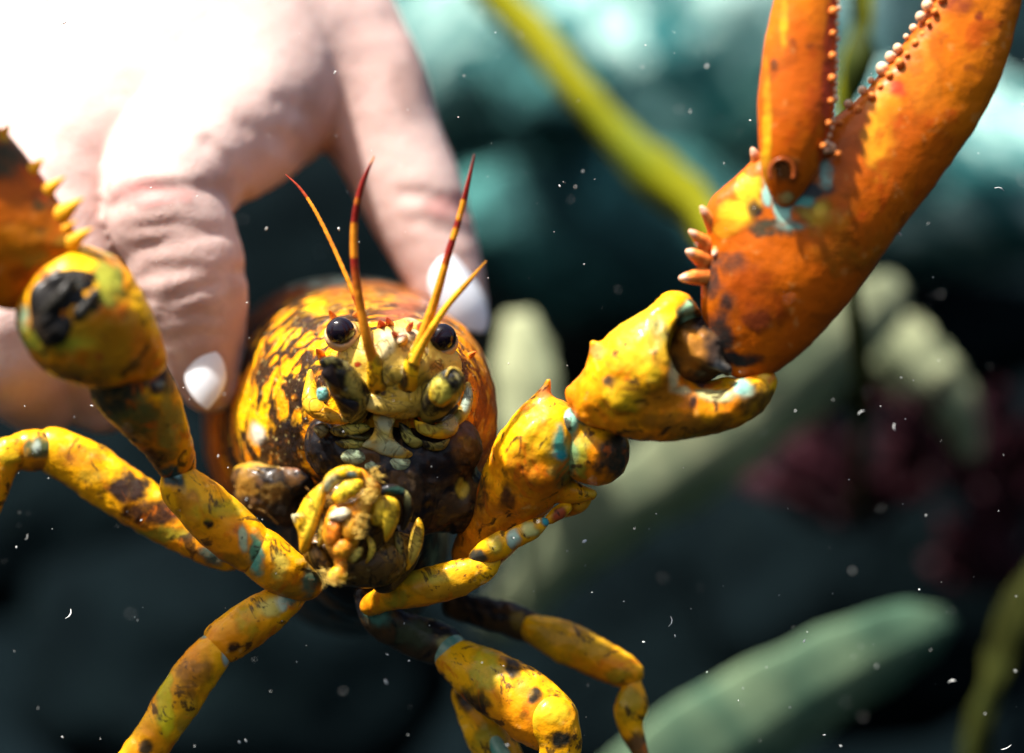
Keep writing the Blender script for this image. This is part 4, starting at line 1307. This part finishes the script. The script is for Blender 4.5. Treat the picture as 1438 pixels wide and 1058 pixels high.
leg([([(520, 850, 10, 16), (560, 832, -20, 24), (620, 818, -32, 28), (670, 802, -36, 22), (694, 790, -34, 10)], [(600, 812, 70, (.58, .44, .03), .7, 14), (640, 828, 60, (.56, .26, .012), .85, 14), (560, 840, 26, (.44, .32, .02), .7, 12), (690, 780, 12, (.04, .03, .02), .8, 10)]),
     ([(668, 784, -38, 14), (690, 772, -44, 18), (706, 764, -46, 17)], [(672, 782, 14, (.04, .04, .03), .9, 10), (696, 768, 14, (.46, .34, .04), .8, 14)]),
     ([(712, 762, -48, 17), (738, 748, -50, 15), (764, 734, -50, 8)], [(722, 758, 10, (.36, .52, .40), .9, 16), (745, 745, 14, (.50, .48, .16), .9, 12), (768, 730, 8, (.04, .34, .36), 1, 8)]),
     ([(768, 732, -48, 7), (782, 722, -46, 9), (796, 712, -44, 8)], [(784, 722, 12, (.4, .07, .02), .9)])])
leg([([(510, 838, 40, 16), (536, 870, 40, 26), (580, 892, 60, 32), (620, 906, 60, 30)], [(530, 860, 26, (.08, .22, .16), .9, 22), (580, 890, 30, (.05, .06, .03), .85, 24), (624, 898, 16, (.30, .26, .08), .8, 12)], M_DARK),  # dark first segment paints in the shadow around the sternum
     ([(640, 925, 50, 38), (690, 958, 20, 46), (740, 990, 0, 50), (768, 1012, -8, 44)], [(680, 945, 26, (.56, .46, .02), .7, 40), (720, 940, 14, (.03, .02, .01), .9, 14), (748, 976, 13, (.03, .02, .01), .95, 13), (665, 990, 26, (.03, .015, .01), .9, 26), (730, 965, 14, (.62, .34, .02), .6, 18)]),
     ([(764, 1000, -20, 30), (776, 1012, -26, 36), (786, 1042, -26, 32), (780, 1100, -22, 24), (770, 1180, -10, 14)], [(770, 1000, 34, (.74, .44, .012), .9, 22), (785, 1042, 22, (.02, .02, .015), .95, 18)]),
     ([(660, 975, 90, 34), (690, 1040, 80, 34), (720, 1110, 80, 28), (740, 1190, 80, 10)], [(690, 1040, 30, (.50, .38, .02), .7, 30), (665, 985, 24, BLK, .8, 20)])])
leg([([(640, 850, 160, 20), (700, 866, 150, 24), (742, 880, 140, 24)], [(728, 876, 14, (.22, .14, .02), .8, 20)], M_DARK),  # first segment dark too, sternum shadow put into its colour
     ([(750, 884, 130, 28), (800, 905, 120, 31), (850, 930, 112, 28), (884, 946, 108, 20)], [(800, 900, 70, (.58, .32, .012), .6, 30), (870, 950, 22, (.52, .36, .02), .7, 14)]),
     ([(890, 958, 106, 15), (888, 990, 104, 23), (884, 1016, 104, 18), (900, 1060, 100, 12), (912, 1110, 96, 4)], [(888, 990, 18, (.50, .34, .015), .8, 24), (886, 955, 16, (.04, .03, .015), .9, 8), (900, 1050, 20, (.12, .06, .02), .9, 20)])])


# ------------------------------------------------------------------ suspended flecks in the water
def flecks():
    r0 = random.Random(12)
    V, Q = [], []

    def fleck(c, L, r, bend):
        a, b = r0.uniform(0, 6.28), r0.uniform(-.6, .6)
        ax = np.array([math.cos(a) * math.cos(b), math.sin(b), math.sin(a) * math.cos(b)])
        s = np.cross(ax, [0.1, 1, .2])
        s /= np.linalg.norm(s)
        u = np.cross(ax, s)
        i0 = len(V)
        n = 4
        for i in range(n):
            t = i / (n - 1) * 2 - 1
            rr = r * (1 - .6 * t * t) * r0.uniform(.7, 1.2)
            for kk in range(5):
                an = kk * 1.2566
                V.append(c + ax * t * L + s * bend * (t * t) + (s * math.cos(an) + u * math.sin(an)) * rr)
        for i in range(n - 1):
            for kk in range(5):
                k2 = (kk + 1) % 5
                Q.append((i0 + i * 5 + kk, i0 + i * 5 + k2, i0 + (i + 1) * 5 + k2, i0 + (i + 1) * 5 + kk))
        Q.append(tuple(i0 + kk for kk in range(5))[::-1])
        Q.append(tuple(i0 + (n - 1) * 5 + kk for kk in range(5)))
    for _ in range(460):
        d = r0.choice([r0.gauss(-60, 90), r0.gauss(-60, 90), r0.uniform(-500, 700)])
        x, y = r0.uniform(-40, 1480), r0.uniform(-40, 1100)
        r = min(2.6, .52 * math.exp(r0.gauss(0, .55)))
        fleck(W(x, y, d), r * r0.uniform(.8, 2.2), r, 0)
    for _ in range(9):
        d = r0.gauss(-60, 60)
        L = r0.uniform(4, 9)
        fleck(W(r0.uniform(0, 1438), r0.uniform(0, 1058), d), L, r0.uniform(.8, 1.5), L * r0.uniform(-.6, .6))
    for (x, y, L) in [(1255, 600, 8), (1209, 578, 9), (1336, 956, 9), (1366, 104, 8), (1116, 60, 5)]:
        fleck(W(x, y, -150), L * .6, .9, L * .2)
    o = link('water_flecks', np.array(V), Q, M_SNOW, kind='stuff')
    o['label'] = 'pale flecks of debris drifting in the water all around'
    o['category'] = 'debris'


flecks()
